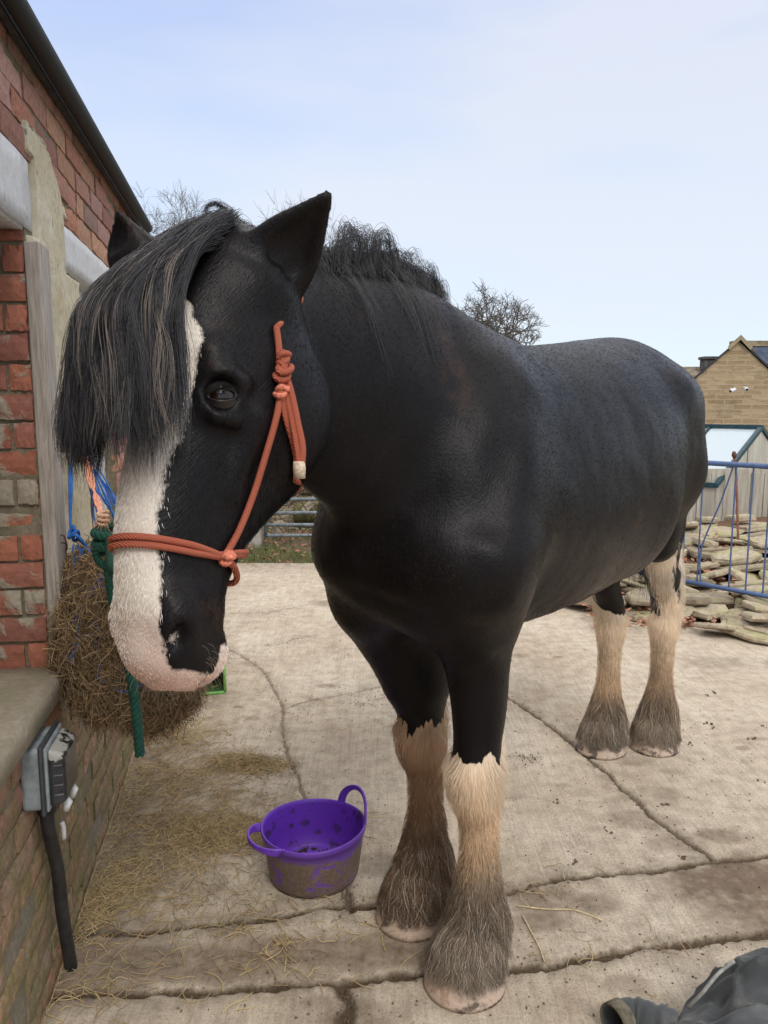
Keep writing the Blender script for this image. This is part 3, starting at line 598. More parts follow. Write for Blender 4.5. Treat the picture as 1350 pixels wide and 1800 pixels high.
    for sd_ in (1, -1):
        S.ell(hp(.25, -.17, .07 * sd_), (.12, .11, .045), HR, k=.04)                 # jowl / masseter
        S.cone(hp(.235, .0, .088 * sd_), hp(.272, -.012, .104 * sd_), .02, .018, .03)   # brow
        S.cone(hp(.31, -.085, .103 * sd_), hp(.43, -.085, .066 * sd_), .014, .01, .025)  # facial crest
        S.ell(EYE_C(sd_), .0272, k=.045); S.cone(hp(.262, .002, .092 * sd_), hp(.268, -.045, .112 * sd_), .010, .010, .02); S.cone(hp(.335, -.010, .098 * sd_), hp(.332, -.045, .106 * sd_), .006, .006, .02); S.ell(EYE_C(sd_) + EYE_D(sd_) * .030, (.03, .026, .026), k=.010, op='s')
        S.ell(hp(.64, -.03, .058 * sd_), (.045, .034, .026), HR, k=.03)                 # nostril wing
        S.ell(hp(.675, -.022, .076 * sd_), (.03, .013, .020), HR, k=.012, op='s')       # nostril
    S.ell(hp(.69, -.06, 0), (.042, .06, .058), HR, k=.03)      # upper lip
    S.ell(hp(.68, -.13, 0), (.045, .03, .042), HR, k=.02)      # chin / lower lip
    S.cone(hp(.725, -.105, -.07), hp(.725, -.105, .07), .007, .007, .01, op='s'); S.cone(hp(.725, -.105, .05), hp(.66, -.095, .075), .005, .004, .008, op='s')
    # ears : cupped cones
    def ear(base, tip, front, r):
        base = np.array(base); tip = np.array(tip); ax = (tip - base); L = np.linalg.norm(ax); ax /= L
        fr = front - (front @ ax) * ax; fr /= np.linalg.norm(fr); sdv = np.cross(ax, fr)
        tab = [(-.03, 0, 0, .02, .03, .03), (0, 0, 0, .022, .032, .8 * r), (.25 * L, 0, 0, .024, .03, r), (.5 * L, 0, 0, .019, .024, .84 * r), (.75 * L, 0, 0, .012, .015, .48 * r), (.93 * L, 0, 0, .007, .008, .20 * r), (1.0 * L, 0, 0, .004, .005, .1 * r)]
        S.loft(base, ax, fr, sdv, tab, k=.025)
        tin = [(.12 * L, .022, 0, .02, .02, .45 * r), (.35 * L, .022, 0, .02, .022, .66 * r), (.6 * L, .018, 0, .018, .018, .50 * r), (.85 * L, .012, 0, .010, .008, .18 * r)]
        S.loft(base, ax, fr, sdv, tin, k=.01, op='s')
    ear(P(455, 505, 1.31), P(582, 337, 1.24), np.array([.1, -.75, -.65]), .067)
    S.cone(P(452, 490, 1.31), hp(.07, -.08, .06), .05, .06, .05)
    ear(P(240, 470, 1.34), P(207, 370, 1.30), np.array([-.5, -.85, 0]), .048)
    S.cone(P(252, 480, 1.34), hp(.07, -.06, -.07), .045, .06, .05)
    return S
# ================================================================== HORSE: colours, hair, hooves, eyes
LEG = {'fl': (np.array([.245, 1.87]), 1), 'fr': (np.array([.118, 2.125]), 1), 'hl': (np.array([1.225, 3.265]), 0), 'hr': (np.array([.985, 3.24]), 0)}
def leg_rel(p, k):
    c = LEG[k][0]; d = p[:, :2] - c; return d @ HF[:2], d @ HL[:2]
def head_co(p): q = p - H0; return q @ HA, q @ HN, q @ HS
def coat_white(p):
    """signed distance-like value (m), positive inside the white markings"""
    a, n, l = head_co(p)
    e = np.interp(a, [.08, .12, .16, .22, .307, .392, .43, .488, .57, .63, .66, .69, .717, .75], [-.02, .03, .066, .091, .077, .058, .056, .054, .054, .067, .066, .058, .056, .05])
    inh = (np.abs(l) < .2) & (n > -.4) & (a > .05) & (a < .85)
    w = np.minimum(e - np.abs(l + .004), (n + .072))
    w = np.maximum(w, (a - .712)); w = np.maximum(w, np.minimum(a - .665, -.118 - n))
    w = np.where(inh, w, -.1)
    z = p[:, 2]; best = w
    for k in LEG:
        f, l = leg_rel(p, k); near = (np.hypot(f, l) < .24) & (z < 1.05)
        if k == 'fl': v = (.622 + .05 * sst(0, -.05, f)) - z
        elif k == 'fr': v = (.600 + .05 * sst(0.02, -.05, f)) - z
        elif k == 'hl':
            band = np.minimum(np.minimum(.925 - z, .066 - l), np.minimum(l + .02 + (z - .7) * .08, f + .02 + .0 * z)); v = np.maximum(.60 - z, band)
        else:
            lb = np.clip(.04 - 1.7 * (z - .623), -.03, .2); v = np.maximum(.60 - z, np.minimum(np.minimum(lb - l, .95 - z), f + .03))
        if k == 'hl': near &= (p[:, :2] - LEG['hr'][0]) @ HL[:2] > .09
        if k == 'hr': near &= (p[:, :2] - LEG['hl'][0]) @ HL[:2] < -.09
        if k == 'fl': near &= (p[:, :2] - LEG['fr'][0]) @ HL[:2] > .13
        if k == 'fr': near &= (p[:, :2] - LEG['fl'][0]) @ HL[:2] < -.13
        best = np.where(near, v, best)
    return np.clip(best, -.1, .1)
def leg_colour(p, rnd):
    """colour of the white leg hair: cream above, muddied tan below, grey-brown in the feather"""
    z = p[:, 2] + (rnd - .5) * .06 + .065 * (p[:, 1] > 2.6) * (p[:, 2] > .12); fr = np.hypot(*(p[:, :2] - LEG['fr'][0]).T) < .16
    zz = [.0, .14, .27, .34, .42, .52, .64, .9]
    C = np.array([[.24, .195, .15], [.20, .16, .12], [.22, .165, .115], [.42, .30, .19], [.52, .38, .25], [.60, .47, .33], [.70, .58, .44], [.74, .64, .52]])
    c = np.stack([np.interp(z, zz, C[:, i]) for i in range(3)], 1)
    m = fbm(p, 9, 3, 3)[:, None]; c = c * (.62 + 1.15 * m)
    c = np.where(fr[:, None], c * np.array([.62, .52, .45]), c)
    return c
def point_colour(p, rnd):
    w = coat_white(p); a, n, l = head_co(p); hd = (np.abs(l) < .2) & (n > -.4) & (a > .05) & (p[:, 1] < 1.55)
    ra = np.where(p[:, 2] < 1.0, .12, .010); pz = p * np.where(p[:, 2] < 1.0, .25, 1.0)[:, None] ** np.array([0, 0, 1]); wn = w + (fbm(pz, 38, 4, 5, .65) - .5) * ra + (rnd - .5) * .012
    br = sst(.42, .66, fbm(p, 3.6, 3, 21)); 
    blk = np.array([.0075, .0068, .007]) * (1 - br[:, None]) + np.array([.036, .022, .016]) * br[:, None]
    blk = blk * (.55 + 2.6 * rnd[:, None] ** 3)
    face = np.array([.92, .87, .79]) * (.86 + .16 * rnd[:, None]); pk = (sst(.60, .70, a) * .55 + sst(.69, .735, a) * .5)[:, None] * (.6 + .6 * fbm(p, 22, 2, 9)[:, None])
    face = face * (1 - np.clip(pk, 0, 1)) + np.array([.84, .60, .50]) * np.clip(pk, 0, 1)
    face = face * (1 - .25 * sst(.5, .8, fbm(p, 14, 3, 31))[:, None] * np.array([.3, .6, .9]))
    wc = np.where(hd[:, None], face, leg_colour(p, rnd))
    return np.where((wn > 0)[:, None], wc, blk), wn
def build_horse(h=.007):
    root = empty('horse', (HO[0], HO[1], 0)); RO = np.array([HO[0], HO[1], 0])
    tag(root, 'large black draught horse with white blaze, long forelock and feathered muddy legs', 'horse')
    S = body_sdf(h); V, Q, T = S.mesh()
    tri = np.concatenate([Q[:, [0, 1, 2]], Q[:, [0, 2, 3]]] + ([T] if len(T) else []))
    A_, B_, C_ = V[tri[:, 0]], V[tri[:, 1]], V[tri[:, 2]]; fn = np.cross(B_ - A_, C_ - A_); ar = np.linalg.norm(fn, axis=1)
    # ------------ coat materials
    t = NT('horse_coat'); c = t.coord(); 
    w = t.attr('white'); n1 = t.noise(c, 130, 3, .6); n2 = t.noise(c, 30, 2, .5)
    wv = t.math('ADD', w, t.math('MULTIPLY', t.math('SUBTRACT', n1, .5), .008)); wv = t.math('ADD', wv, t.math('MULTIPLY', t.math('SUBTRACT', n2, .5), .008))
    fac = t.ramp(t.math('ADD', t.math('MULTIPLY', wv, 60), .5, True), [(.35, 0.0), (.65, 1.0)])
    mpp = t.n('Mapping'); mpp.vector_type = 'TEXTURE'; mpp.inputs['Rotation'].default_value = (0, math.radians(-38), math.atan2(.792, .611)); t.L.new(c, mpp.inputs[0]); mp2 = t.n('Mapping'); mp2.inputs['Scale'].default_value = (16, 330, 330); t.L.new(mpp.outputs[0], mp2.inputs[0]); st = t.noise(mp2.outputs[0], 1.0, 3, .6); mott = t.noise(c, 3.2, 5, .6)
    blk = t.ramp(mott, [(.42, (.0065, .006, .007)), (.6, (.009, .008, .0085)), (.72, (.040, .024, .017))])
    wc = t.attr('wcol', 'Color')
    t.fin(t.mix(fac, blk, wc), t.ramp(mott, [(.3, .30), (.7, .40)]), t.bump(t.math('ADD', st, t.math('MULTIPLY', n1, .6)), .50, .0024), Sheen__Weight=.0, Specular__IOR__Level=.15)
    coat_m = t.m
    rnd = RNG.random(len(V)); dummy = np.full(len(V), .5)
    V0 = V.astype(float); E_ = np.concatenate([tri[:, [0, 1]], tri[:, [1, 2]], tri[:, [2, 0]]]); E_ = np.concatenate([E_, E_[:, ::-1]])
    cnt = np.bincount(E_[:, 0], minlength=len(V)); aH, nH, lH = head_co(V0)
    keep = sst(.62, .85, V0[:, 2]) * np.where((aH > -.28) & (nH > -.36) & (np.abs(lH) < .22) & (V0[:, 1] < 1.56), 0, 1)
    for it in range(26):
        avg = np.stack([np.bincount(E_[:, 0], weights=V0[E_[:, 1], k_], minlength=len(V)) for k_ in range(3)], 1) / np.maximum(cnt, 1)[:, None]
        V0 = V0 + (avg - V0) * (keep * .8)[:, None]
    un = (fbm(V0, 7, 2, 401) - .5) * .010 + (fbm(V0 * np.array([1, 1, .6]), 17, 2, 402) - .5) * .0045; vn0 = np.zeros_like(V0); f0 = np.cross(V0[tri[:, 1]] - V0[tri[:, 0]], V0[tri[:, 2]] - V0[tri[:, 0]])
    for k_ in range(3): vn0 += np.stack([np.bincount(tri[:, k_], weights=f0[:, j_], minlength=len(V)) for j_ in range(3)], 1)
    vn0 /= np.linalg.norm(vn0, axis=1)[:, None] + 1e-12; V0 = V0 + vn0 * (un * keep)[:, None]
    V = V0; A_, B_, C_ = V[tri[:, 0]], V[tri[:, 1]], V[tri[:, 2]]; fn = np.cross(B_ - A_, C_ - A_); ar = np.linalg.norm(fn, axis=1)
    a, n, l = head_co(V); hd = (np.abs(l) < .2) & (n > -.4) & (a > .05) & (V[:, 1] < 1.55)
    pk = np.clip((sst(.60, .70, a) * .55 + sst(.69, .735, a) * .5) * (.6 + .6 * fbm(V, 22, 2, 9)), 0, 1)[:, None]
    face = np.array([.72, .66, .58]) * (1 - pk) + np.array([.66, .46, .38]) * pk
    wcol = np.where(hd[:, None], face, leg_colour(V, dummy) * .8)
    body = mesh_np('body', V - RO, Q, T if len(T) else None, coat_m, root, True, {'white': point_colour(V, dummy)[1], 'wcol': wcol})
    # ------------ vertex normals + sampling
    vn = np.zeros_like(V, dtype=float)
    for k in range(3): np.add.at(vn, tri[:, k], fn)
    vn /= np.linalg.norm(vn, axis=1)[:, None] + 1e-12
    if np.mean((V - V.mean(0))[:, 2] * vn[:, 2]) < 0: vn = -vn
    from mathutils.bvhtree import BVHTree
    bv = BVHTree.FromPolygons(V.tolist(), tri.tolist())
    HORSE.update(V=V, vn=vn, bv=bv, tri=tri, root=root, RO=RO)
    def sample(N, wt):
        w_ = ar * wt(((A_ + B_ + C_) / 3)); cw = np.cumsum(w_); i = np.searchsorted(cw, RNG.random(N) * cw[-1]); i = np.clip(i, 0, len(tri) - 1)
        u, v = RNG.random((2, N)); s_ = np.sqrt(u); b = np.stack([1 - s_, s_ * (1 - v), s_ * v], 1)
        p = (V[tri[i]] * b[..., None]).sum(1); nn = (vn[tri[i]] * b[..., None]).sum(1); nn /= np.linalg.norm(nn, axis=1)[:, None]
        return p, nn
    def flow(p):
        a, n, l = head_co(p); z = p[:, 2]
        f = np.tile(-HF * .75 + np.array([0, 0, -.65]), (len(p), 1))
        f[z < .95] = np.array([0, 0, -1.0]) - HF * .15
        nk = (z > 1.2) & (p[:, 1] < 1.9); f[nk] = -HF * .55 - HZ * .8
        hd = (a > -.03) & (n > -.33) & (np.abs(l) < .18) & (p[:, 1] < 1.5); f[hd] = HA + HN * .0
        hdl = hd & (np.abs(l) > .05); f[hdl] = HA * .9 - HN[None] * .4
        ear = hd & (a < .0); f[ear] = np.array([0, 0, 1.0])
        f += (np.stack([fbm(p, 7, 2, 40 + k) for k in range(3)], 1) - .5) * .35
        return f / np.linalg.norm(f, axis=1)[:, None]
    # ------------ short coat
    N = COAT_N
    p, nn = sample(N, lambda c: np.where(c[:, 2] < .09, 0, 1.0) * np.where((c - np.array([0, 0, 1.5]))[:, 1] < 1.6, 1.9, 1.0))
    fl = flow(p); fl = fl - nn * (fl * nn).sum(1)[:, None]; fl /= np.linalg.norm(fl, axis=1)[:, None] + 1e-9
    r = RNG.random(N); col, wn = point_colour(p, r)
    a, n, l = head_co(p); hd = (a > .05) & (np.abs(l) < .2) & (p[:, 1] < 1.5)
    L = np.where(wn > 0, .017, .008) * (.6 + .8 * RNG.random(N)); L = np.where((wn > 0) & ~hd, L * (1.6 + 1.2 * sst(.035, .0, wn)), L); L = np.where(hd & (wn > 0), L * .62, L); L = np.where(hd & (a > .64), L * .40, L)
    L = np.where((n < -.1) & hd & (a > .3), L * 1.8, L)
    lift = np.where(wn > 0, np.where(hd, .16, .30), .06)[:, None]
    kp = (wn > 0) | (RNG.random(N) < .55); p, nn, fl, L, lift, col, wn = [x_[kp] for x_ in (p, nn, fl, L, lift, col, wn)]; N = len(p)
    q0 = p - nn * .001; q1 = p + fl * L[:, None] * .55 + nn * L[:, None] * lift; q2 = p + fl * L[:, None] + nn * L[:, None] * lift * .75 + RNG.normal(0, .0012, (N, 3))
    hair('coat', np.stack([q0, q1, q2], 1) - RO, np.where(wn > 0, .00032, .00021), hair_mat('coat_hair', .48, .10), root, .2, {'col': col})
    # ------------ feather on each leg
    for k, (c0, fore_) in LEG.items():
        leg3 = lambda z: c0[None] + HF[None, :2] * np.interp(z, [0, .07, .1, .15, .2, .3], [.055, .05, .04, .024, .004, 0])[:, None]
        def wt(c):
            f, l = leg_rel(c, k); ok = (np.hypot(f, l) < .16) & (c[:, 2] < .46) & (c[:, 2] > .085)
            return ok * (np.where(c[:, 2] < (.235 if fore_ else .185), 1.0, .16) * (1.0 + .8 * (f < .0)))
        N = 8500; p, nn = sample(N, wt); z = p[:, 2]
        out = nn.copy(); out[:, 2] *= .3; out /= np.linalg.norm(out, axis=1)[:, None]
        f, l = leg_rel(p, k)
        Lh = np.interp(z, [.08, .12, .2, .25, .30, .36, .46], [.065, .10, .115, .065, .036, .026, .02]) * (.65 + .55 * RNG.random(N)) * np.where(f < -.01, 1.0, .95)
        K = 7; t = np.linspace(0, 1, K); P_ = np.zeros((N, K, 3))
        side = np.cross(nn, np.array([0, 0, 1.0])); sw = RNG.normal(0, .18, N)
        bulge = np.interp(z, [.1, .16, .22, .3, .45], [.20, .33, .30, .14, .09]) * (.7 + .6 * RNG.random(N))
        for j, tt in enumerate(t):
            P_[:, j] = p + side * (Lh * .07 * math.sin(tt * 7.5) * np.sin(p[:, 0] * 140 + p[:, 1] * 90))[:, None] + out * (Lh * bulge * (1 - (1 - tt) ** 2.2))[:, None] + np.array([0, 0, -1.0]) * (Lh * tt ** 1.15 * .95)[:, None] + side * (sw * Lh * tt)[:, None]
        # clumps
        nc = 420; ci = RNG.integers(0, N, nc); from_ = p[ci]
        d = ((p[:, None, :] - from_[None]) ** 2).sum(-1); near = ci[d.argmin(1)]
        wcl = (.75 * t ** 1.3)[None, :, None]; P_ = P_ * (1 - wcl) + (P_[near] + (p - p[near])[:, None] * .25) * wcl
        # keep outside the hoof and above the ground
        zz = P_[..., 2]; cx = np.stack([c0[0] + HF[0] * np.interp(zz, [0, .1, .2], [.055, .04, .004]), c0[1] + HF[1] * np.interp(zz, [0, .1, .2], [.055, .04, .004])], -1)
        dv = P_[..., :2] - cx; rr = np.linalg.norm(dv, axis=-1) + 1e-6; rmin = np.interp(zz, [0, .10, .14, .2], [.112, .088, .07, 0]) + RNG.random((N, 1)) * .010
        P_[..., :2] = cx + dv * np.maximum(1, rmin / rr)[..., None]; P_[..., 2] = np.maximum(zz, .032 + RNG.random((N, 1)) * .02)
        r = RNG.random(N); base = leg_colour(p, r) * (.55 + 1.3 * r[:, None] ** 2)
        lt = RNG.random(N) > .86; base[lt] = np.array([.46, .40, .32]) * (.6 + .6 * RNG.random(lt.sum()))[:, None]
        hair('feather', P_ - RO, np.where(lt, .0005, .00045), FEATHER_M, root, .25, {'col': base})
        # hoof with an iron shoe
        mb = MB(); rings = [(.001, .112, .100, .108, .055), (.012, .111, .099, .107, .054), (.05, .097, .092, .097, .046), (.088, .083, .084, .086, .038), (.105, .070, .075, .075, .034)]
        th = np.linspace(0, 2 * np.pi, 40, endpoint=False); Vr = []
        for (z_, rf, rb, rl, of) in rings:
            cf = np.cos(th); rad = np.where(cf > 0, rf, rb * (1 - .10 * np.abs(cf) ** 6))
            pt = c0[None] + HF[None, :2] * (of + rad * cf)[:, None] + HL[None, :2] * (rl * np.sin(th))[:, None]
            Vr.append(np.concatenate([pt, np.full((40, 1), z_)], 1))
        Fh = [(i * 40 + j, i * 40 + (j + 1) % 40, (i + 1) * 40 + (j + 1) % 40, (i + 1) * 40 + j) for i in range(4) for j in range(40)] + [tuple(range(40))[::-1], tuple(160 + j for j in range(40))]
        mb.add(np.concatenate(Vr) - RO, Fh); hf = mb.build('hoof', HOOF_M, root, True)
        sh = MB(); arc = np.linspace(-2.45, 2.45, 36)
        pts = np.array([np.append(c0 + HF[:2] * (.055 + (.1065 if np.cos(q) > 0 else .095) * np.cos(q)) + HL[:2] * .104 * np.sin(q), .0045) for q in arc]) - RO
        sh.tube(pts, .0042, 8); sh.build('horseshoe', IRON_M, hf, True)
    # ------------ eyes
    for sd_ in (1, -1):
        me = bpy.data.meshes.new('eye'); bm = bmesh.new(); bmesh.ops.create_uvsphere(bm, u_segments=32, v_segments=20, radius=.0252); bm.to_mesh(me); bm.free()
        me.polygons.foreach_set('use_smooth', [True] * len(me.polygons)); me.materials.append(EYE_M)
        o = link(bpy.data.objects.new('eye', me), root); o.location = EYE_C(sd_) - RO
        D = EYE_D(sd_); up = -HA * .93 + HN * .30 * 1; up = up - (up @ D) * D; up /= np.linalg.norm(up); rt = np.cross(up, D); C0 = EYE_C(sd_)
        ps = np.linspace(0, 2 * np.pi, 48, endpoint=False); ring = []
        for k_, (g_, rr_) in enumerate([(0, .0250), (.0, .0268), (.06, .0286), (.18, .0288), (.34, .0282), (.6, .0272), (1.0, .0250)]):
            cw = np.abs(np.cos(ps)) ** .9; hh = np.where(np.sin(ps) > 0, 12, 21) * (1 - .0 * cw)
            th0 = np.radians(1 / np.sqrt((np.cos(ps) / 50) ** 2 + (np.sin(ps) / hh) ** 2)); th = th0 + (np.radians(92) - th0) * g_
            fold = .0016 * math.sin(g_ * 24) if 0 < g_ < .7 else 0
            ring.append(C0 + (rr_ + fold) * (np.cos(th)[:, None] * D + np.sin(th)[:, None] * (np.cos(ps)[:, None] * rt + np.sin(ps)[:, None] * up)))
        n_ = len(ring); Fq = np.array([(i_ * 48 + k_, i_ * 48 + (k_ + 1) % 48, (i_ + 1) * 48 + (k_ + 1) % 48, (i_ + 1) * 48 + k_) for i_ in range(n_ - 1) for k_ in range(48)])
        mesh_np('eyelid', np.concatenate(ring) - RO, Fq, None, LID_M, root)
        lash = []
        for j in range(90):
            u = RNG.uniform(.12, .88) * np.pi; th = np.radians(1 / np.sqrt((np.cos(u) / 50) ** 2 + (np.sin(u) / 12) ** 2)) * 1.05
            b0 = C0 + .0285 * (np.cos(th) * D + np.sin(th) * (np.cos(u) * rt + np.sin(u) * up)); ln = .014 + .01 * RNG.random(); dr = D * .8 + rt * np.cos(u) * .4 + up * .15 + RNG.normal(0, .12, 3)
            lash.append([b0, b0 + dr * ln * .6, b0 + dr * ln - up * .007])
        hair('eyelash', np.array(lash) - RO, np.full(90, .0003), BLACKHAIR, root, .2, {'col': np.tile([.01, .01, .01], (90, 1))})
    # whiskers and chin hairs
    p, nn = sample(110, lambda c: ((lambda a, n, l: ((a > .66) & (n < -.02) & (np.abs(l) < .12) & (c[:, 1] < 1.4)) * 1.0)(*head_co(c))))
    W_ = np.stack([p, p + nn * .009 + np.array([0, 0, -.003]), p + nn * .014 + np.array([0, 0, -.012])], 1)
    hair('whiskers', W_ - RO, np.full(110, .00022), BLACKHAIR, root, .3, {'col': np.tile([.25, .2, .16], (110, 1))})
    # ------------ forelock
    def clumped(guides, n_each, spread_root, spread_mid, spread_tip, K=24, frizz=.002, colf=None, rad=.00032, name='forelock'):
        ST_, COL = [], []
        for gi, g in enumerate(guides):
            gc = crs(g, 8); s_ = np.concatenate([[0], np.cumsum(np.linalg.norm(np.diff(gc, axis=0), axis=1))]); tt = np.linspace(0, s_[-1], K); gc = np.stack([np.interp(tt, s_, gc[:, i]) for i in range(3)], 1)
            t = np.linspace(0, 1, K); n_ = n_each if np.isscalar(n_each) else n_each[gi]
            d0 = RNG.normal(0, 1, (n_, 1, 3)); d1 = RNG.normal(0, 1, (n_, 1, 3)); d2 = RNG.normal(0, 1, (n_, 1, 3)) * np.array([1, 1, 1.6])
            w0 = ((1 - t) ** 2)[None, :, None]; w2 = (t ** 2)[None, :, None]; w1 = 1 - w0 - w2
            ph = RNG.random((n_, 1, 3)) * 6.28; fr = np.sin(t[None, :, None] * (9 + 8 * RNG.random((n_, 1, 3))) + ph) * frizz * t[None, :, None]
            S_ = gc[None] + d0 * w0 * spread_root + (d0 * .5 + d1 * .6) * w1 * spread_mid + (d1 * .4 + d2 * .8) * w2 * spread_tip + fr
            cut = .80 + .2 * RNG.random(n_)     # uneven ends
            idx = np.linspace(0, 1, K)[None] * cut[:, None] * (K - 1); lo = np.floor(idx).astype(int).clip(0, K - 2); fr_ = (idx - lo)[..., None]
            S_ = S_[np.arange(n_)[:, None], lo] * (1 - fr_) + S_[np.arange(n_)[:, None], lo + 1] * fr_
            ST_.append(S_); base = colf(gi) if colf else np.array([.012, .012, .014]); COL.append(base[None] * (.6 + .9 * RNG.random((n_, 1))))
        ST_ = np.concatenate(ST_); COL = np.concatenate(COL)
        return hair(name, ST_ - RO, rad * (.7 + .6 * RNG.random(len(ST_))), BLACKHAIR, root, .35, {'col': COL})
    G_ = []; CL = []
    for i in range(300):
        u = RNG.random(); v = RNG.random()
        # root across the poll, tip along the curtain edge
        l0 = -.075 + .145 * u; a0 = -.035 + .075 * v
        lt = -.138 + .256 * u + RNG.normal(0, .012); an = FORE_END + .03 * np.sin(u * 9) + RNG.normal(0, .014) - .045 * max(0, .5 - u) - .03 * (u > .85)
        off = .022 + .050 * v + .020 * RNG.random()
        def topn(a_, l_): return float(np.interp(a_, [-.05, 0, .07, .15, .23, .30, .37, .44, .52], [0, .02, .045, .064, .066, .058, .056, .058, .056])) - 2.0 * max(0, abs(l_) - .03) ** 2 * 4
        pts = []
        for tt in (0, .12, .28, .48, .7, .88, 1.0):
            a_ = a0 + (an - a0) * tt; l_ = l0 + (lt - l0) * (tt ** .8); base_n = topn(a_, np.clip(l_, -.1, .1))
            nn_ = base_n + off * min(1, tt * 2.6) * (1.0 if tt < .9 else .9) + .012 * math.sin(tt * 3.1) + .004 * math.sin(tt * 11 + i)
            pts.append(hp(a_, nn_ if tt > 0 else base_n - .01, l_ + .014 * tt * math.sin(tt * 10 + i * 1.7)))
        G_.append(np.array(pts)); c_ = np.array([.010, .010, .0125])
        if RNG.random() < .30 and v > .3: c_ = np.array([.10, .092, .09]) if RNG.random() < .65 else np.array([.18, .15, .125])
        elif RNG.random() < .35: c_ = np.array([.026, .026, .031])
        CL.append(c_)
    clumped(G_, [50 if CL[i][0] < .05 else 13 for i in range(len(G_))], .006, .0042, .0065, colf=lambda i: CL[i], rad=.00032)
    # ------------ mane : crest samples
    cr = np.array([P(x, y, t) for (x, y, t) in [(400, 415, 1.36), (455, 415, 1.42), (520, 455, 1.48), (575, 466, 1.54), (640, 470, 1.62), (690, 492, 1.70), (735, 530, 1.78), (775, 558, 1.86)]])
    cr = crs(cr, 10)
    G_ = []; CL = []; NE = []
    for i in range(300):
        u = .06 + .94 * RNG.random() ** .9; b = cr[int(u * (len(cr) - 1))].copy(); 
        hit = bv.ray_cast(Vector(b + np.array([0, 0, .3])), Vector((0, 0, -1)))
        if hit[0] is not None and abs(hit[0][2] - b[2]) < .2: b[2] = hit[0][2]
        b = b + HL * RNG.normal(0, .012); up = (.010 + .055 * RNG.random() ** 1.6 * (1 - .4 * u)) * (.4 + .6 * min(1, u * 5))
        far = RNG.random() < .955
        sdv = -HL if far else HL; L_ = (.20 + .14 * RNG.random()) if far else (.08 + .16 * RNG.random())
        drift = -HF * RNG.normal(.25, .2) * (.7 if far else .3)
        if i > 250: u = .45 + .5 * RNG.random(); b = cr[int(u * (len(cr) - 1))].copy() - HZ * .02; up = .07 + .05 * RNG.random(); drift = -HF * (.6 + .6 * RNG.random()); L_ = .07; sdv = sdv * .3      # strands that arch back over the crest
        q1 = b + HZ * up * .8 + sdv * .015 + drift * .03; q2 = b + HZ * up * (.9 if far else .6) + sdv * .06 + drift * .09
        q3 = b + sdv * (.12 if far else .085) + drift * .13 - HZ * L_ * .35; q4 = b + sdv * (.19 if far else .12) + drift * .16 - HZ * L_
        gpts = [b - HZ * .01, q1, q2, q3, q4]
        if not far:
            gg = []
            for g_ in gpts:
                c_, n_, _, _ = bv.find_nearest(Vector(g_)); c_ = np.array(c_); n_ = np.array(n_)
                if (g_ - c_) @ HL < .004 or np.linalg.norm(g_ - c_) > .02: g_ = c_ + HL * .006 + HZ * .004
                gg.append(g_)
            gpts = [b - HZ * .01] + gg[1:]
        G_.append(np.array(gpts)); NE.append(11 if i > 250 else int(12 + 34 * RNG.random() ** 2) if far else 6)
        CL.append(np.array([.011, .011, .013]) if far else np.array([.06, .055, .055]))
    clumped(G_, NE, .007, .007, .012, colf=lambda i: CL[i], name='mane', rad=.00033)
    # one looped lock standing at the poll
    lk = np.array([P(x, y, t) for (x, y, t) in [(420, 425, 1.36), (415, 395, 1.36), (400, 370, 1.355), (378, 358, 1.35), (362, 366, 1.35), (358, 392, 1.35)]])
    lk2 = np.array([P(x, y, t) for (x, y, t) in [(418, 425, 1.36), (410, 398, 1.36), (392, 376, 1.355), (374, 380, 1.35), (384, 410, 1.34)]])
    fly = [np.array([P(400 + 6 * j, 415, 1.36), P(385 + 9 * j, 385, 1.36), P(352 + 16 * j, 352 + 3 * j, 1.36)]) for j in range(5)]
    clumped([lk, lk2] + fly, [60, 24] + [4] * 5, .006, .004, .004, colf=lambda i: np.array([.02, .022, .03]), name='forelock_loop')
    # ------------ tail, falling behind the hind legs
    tb = HO - HF * 1.56 + HZ * 1.50; G_ = []
    for i in range(40):
        w_ = RNG.normal(0, .03); d_ = RNG.normal(0, .02)
        G_.append(np.array([tb + HL * w_ * .3, tb - HF * (.09 + d_) + HL * w_ - HZ * .05, tb - HF * (.11 + d_) + HL * w_ * 1.3 - HZ * .35, tb - HF * (.09 + d_ * 2) + HL * w_ * 1.6 - HZ * (.75 + .12 * RNG.random())]))
    clumped(G_, 40, .012, .02, .03, name='tail', rad=.0004)
    return root
HORSE = {}; COAT_N = 260000; FORE_END = .415
t = NT('hoof_horn'); c = t.coord(); f = t.noise(c, 16, 4, .6, .5); g = t.noise(t.coord(scale=(1, 1, 12)), 25, 3)
HOOF_M = t.fin(t.mix(t.math('MULTIPLY', g, .35), t.ramp(f, [(.40, (.10, .075, .06)), (.46, (.52, .40, .30)), (.56, (.60, .47, .37)), (.64, (.42, .30, .21))]), (.25, .2, .16)), .55, t.bump(g, .4, .004))
IRON_M = simple('shoe_iron', (.05, .04, .035), .6, metallic=.6)
t = NT('horse_eye'); t.fin((.014, .006, .004), .04, None, Specular__IOR__Level=.6); EYE_M = t.m
BLACKHAIR = hair_mat('black_hair', .38, .45); FEATHER_M = hair_mat('feather_hair', .6, .2)

LID_M = simple('eyelid_skin', (.014, .012, .012), .35, .1, 90, bump=.3, bd=.001, spec=.4)
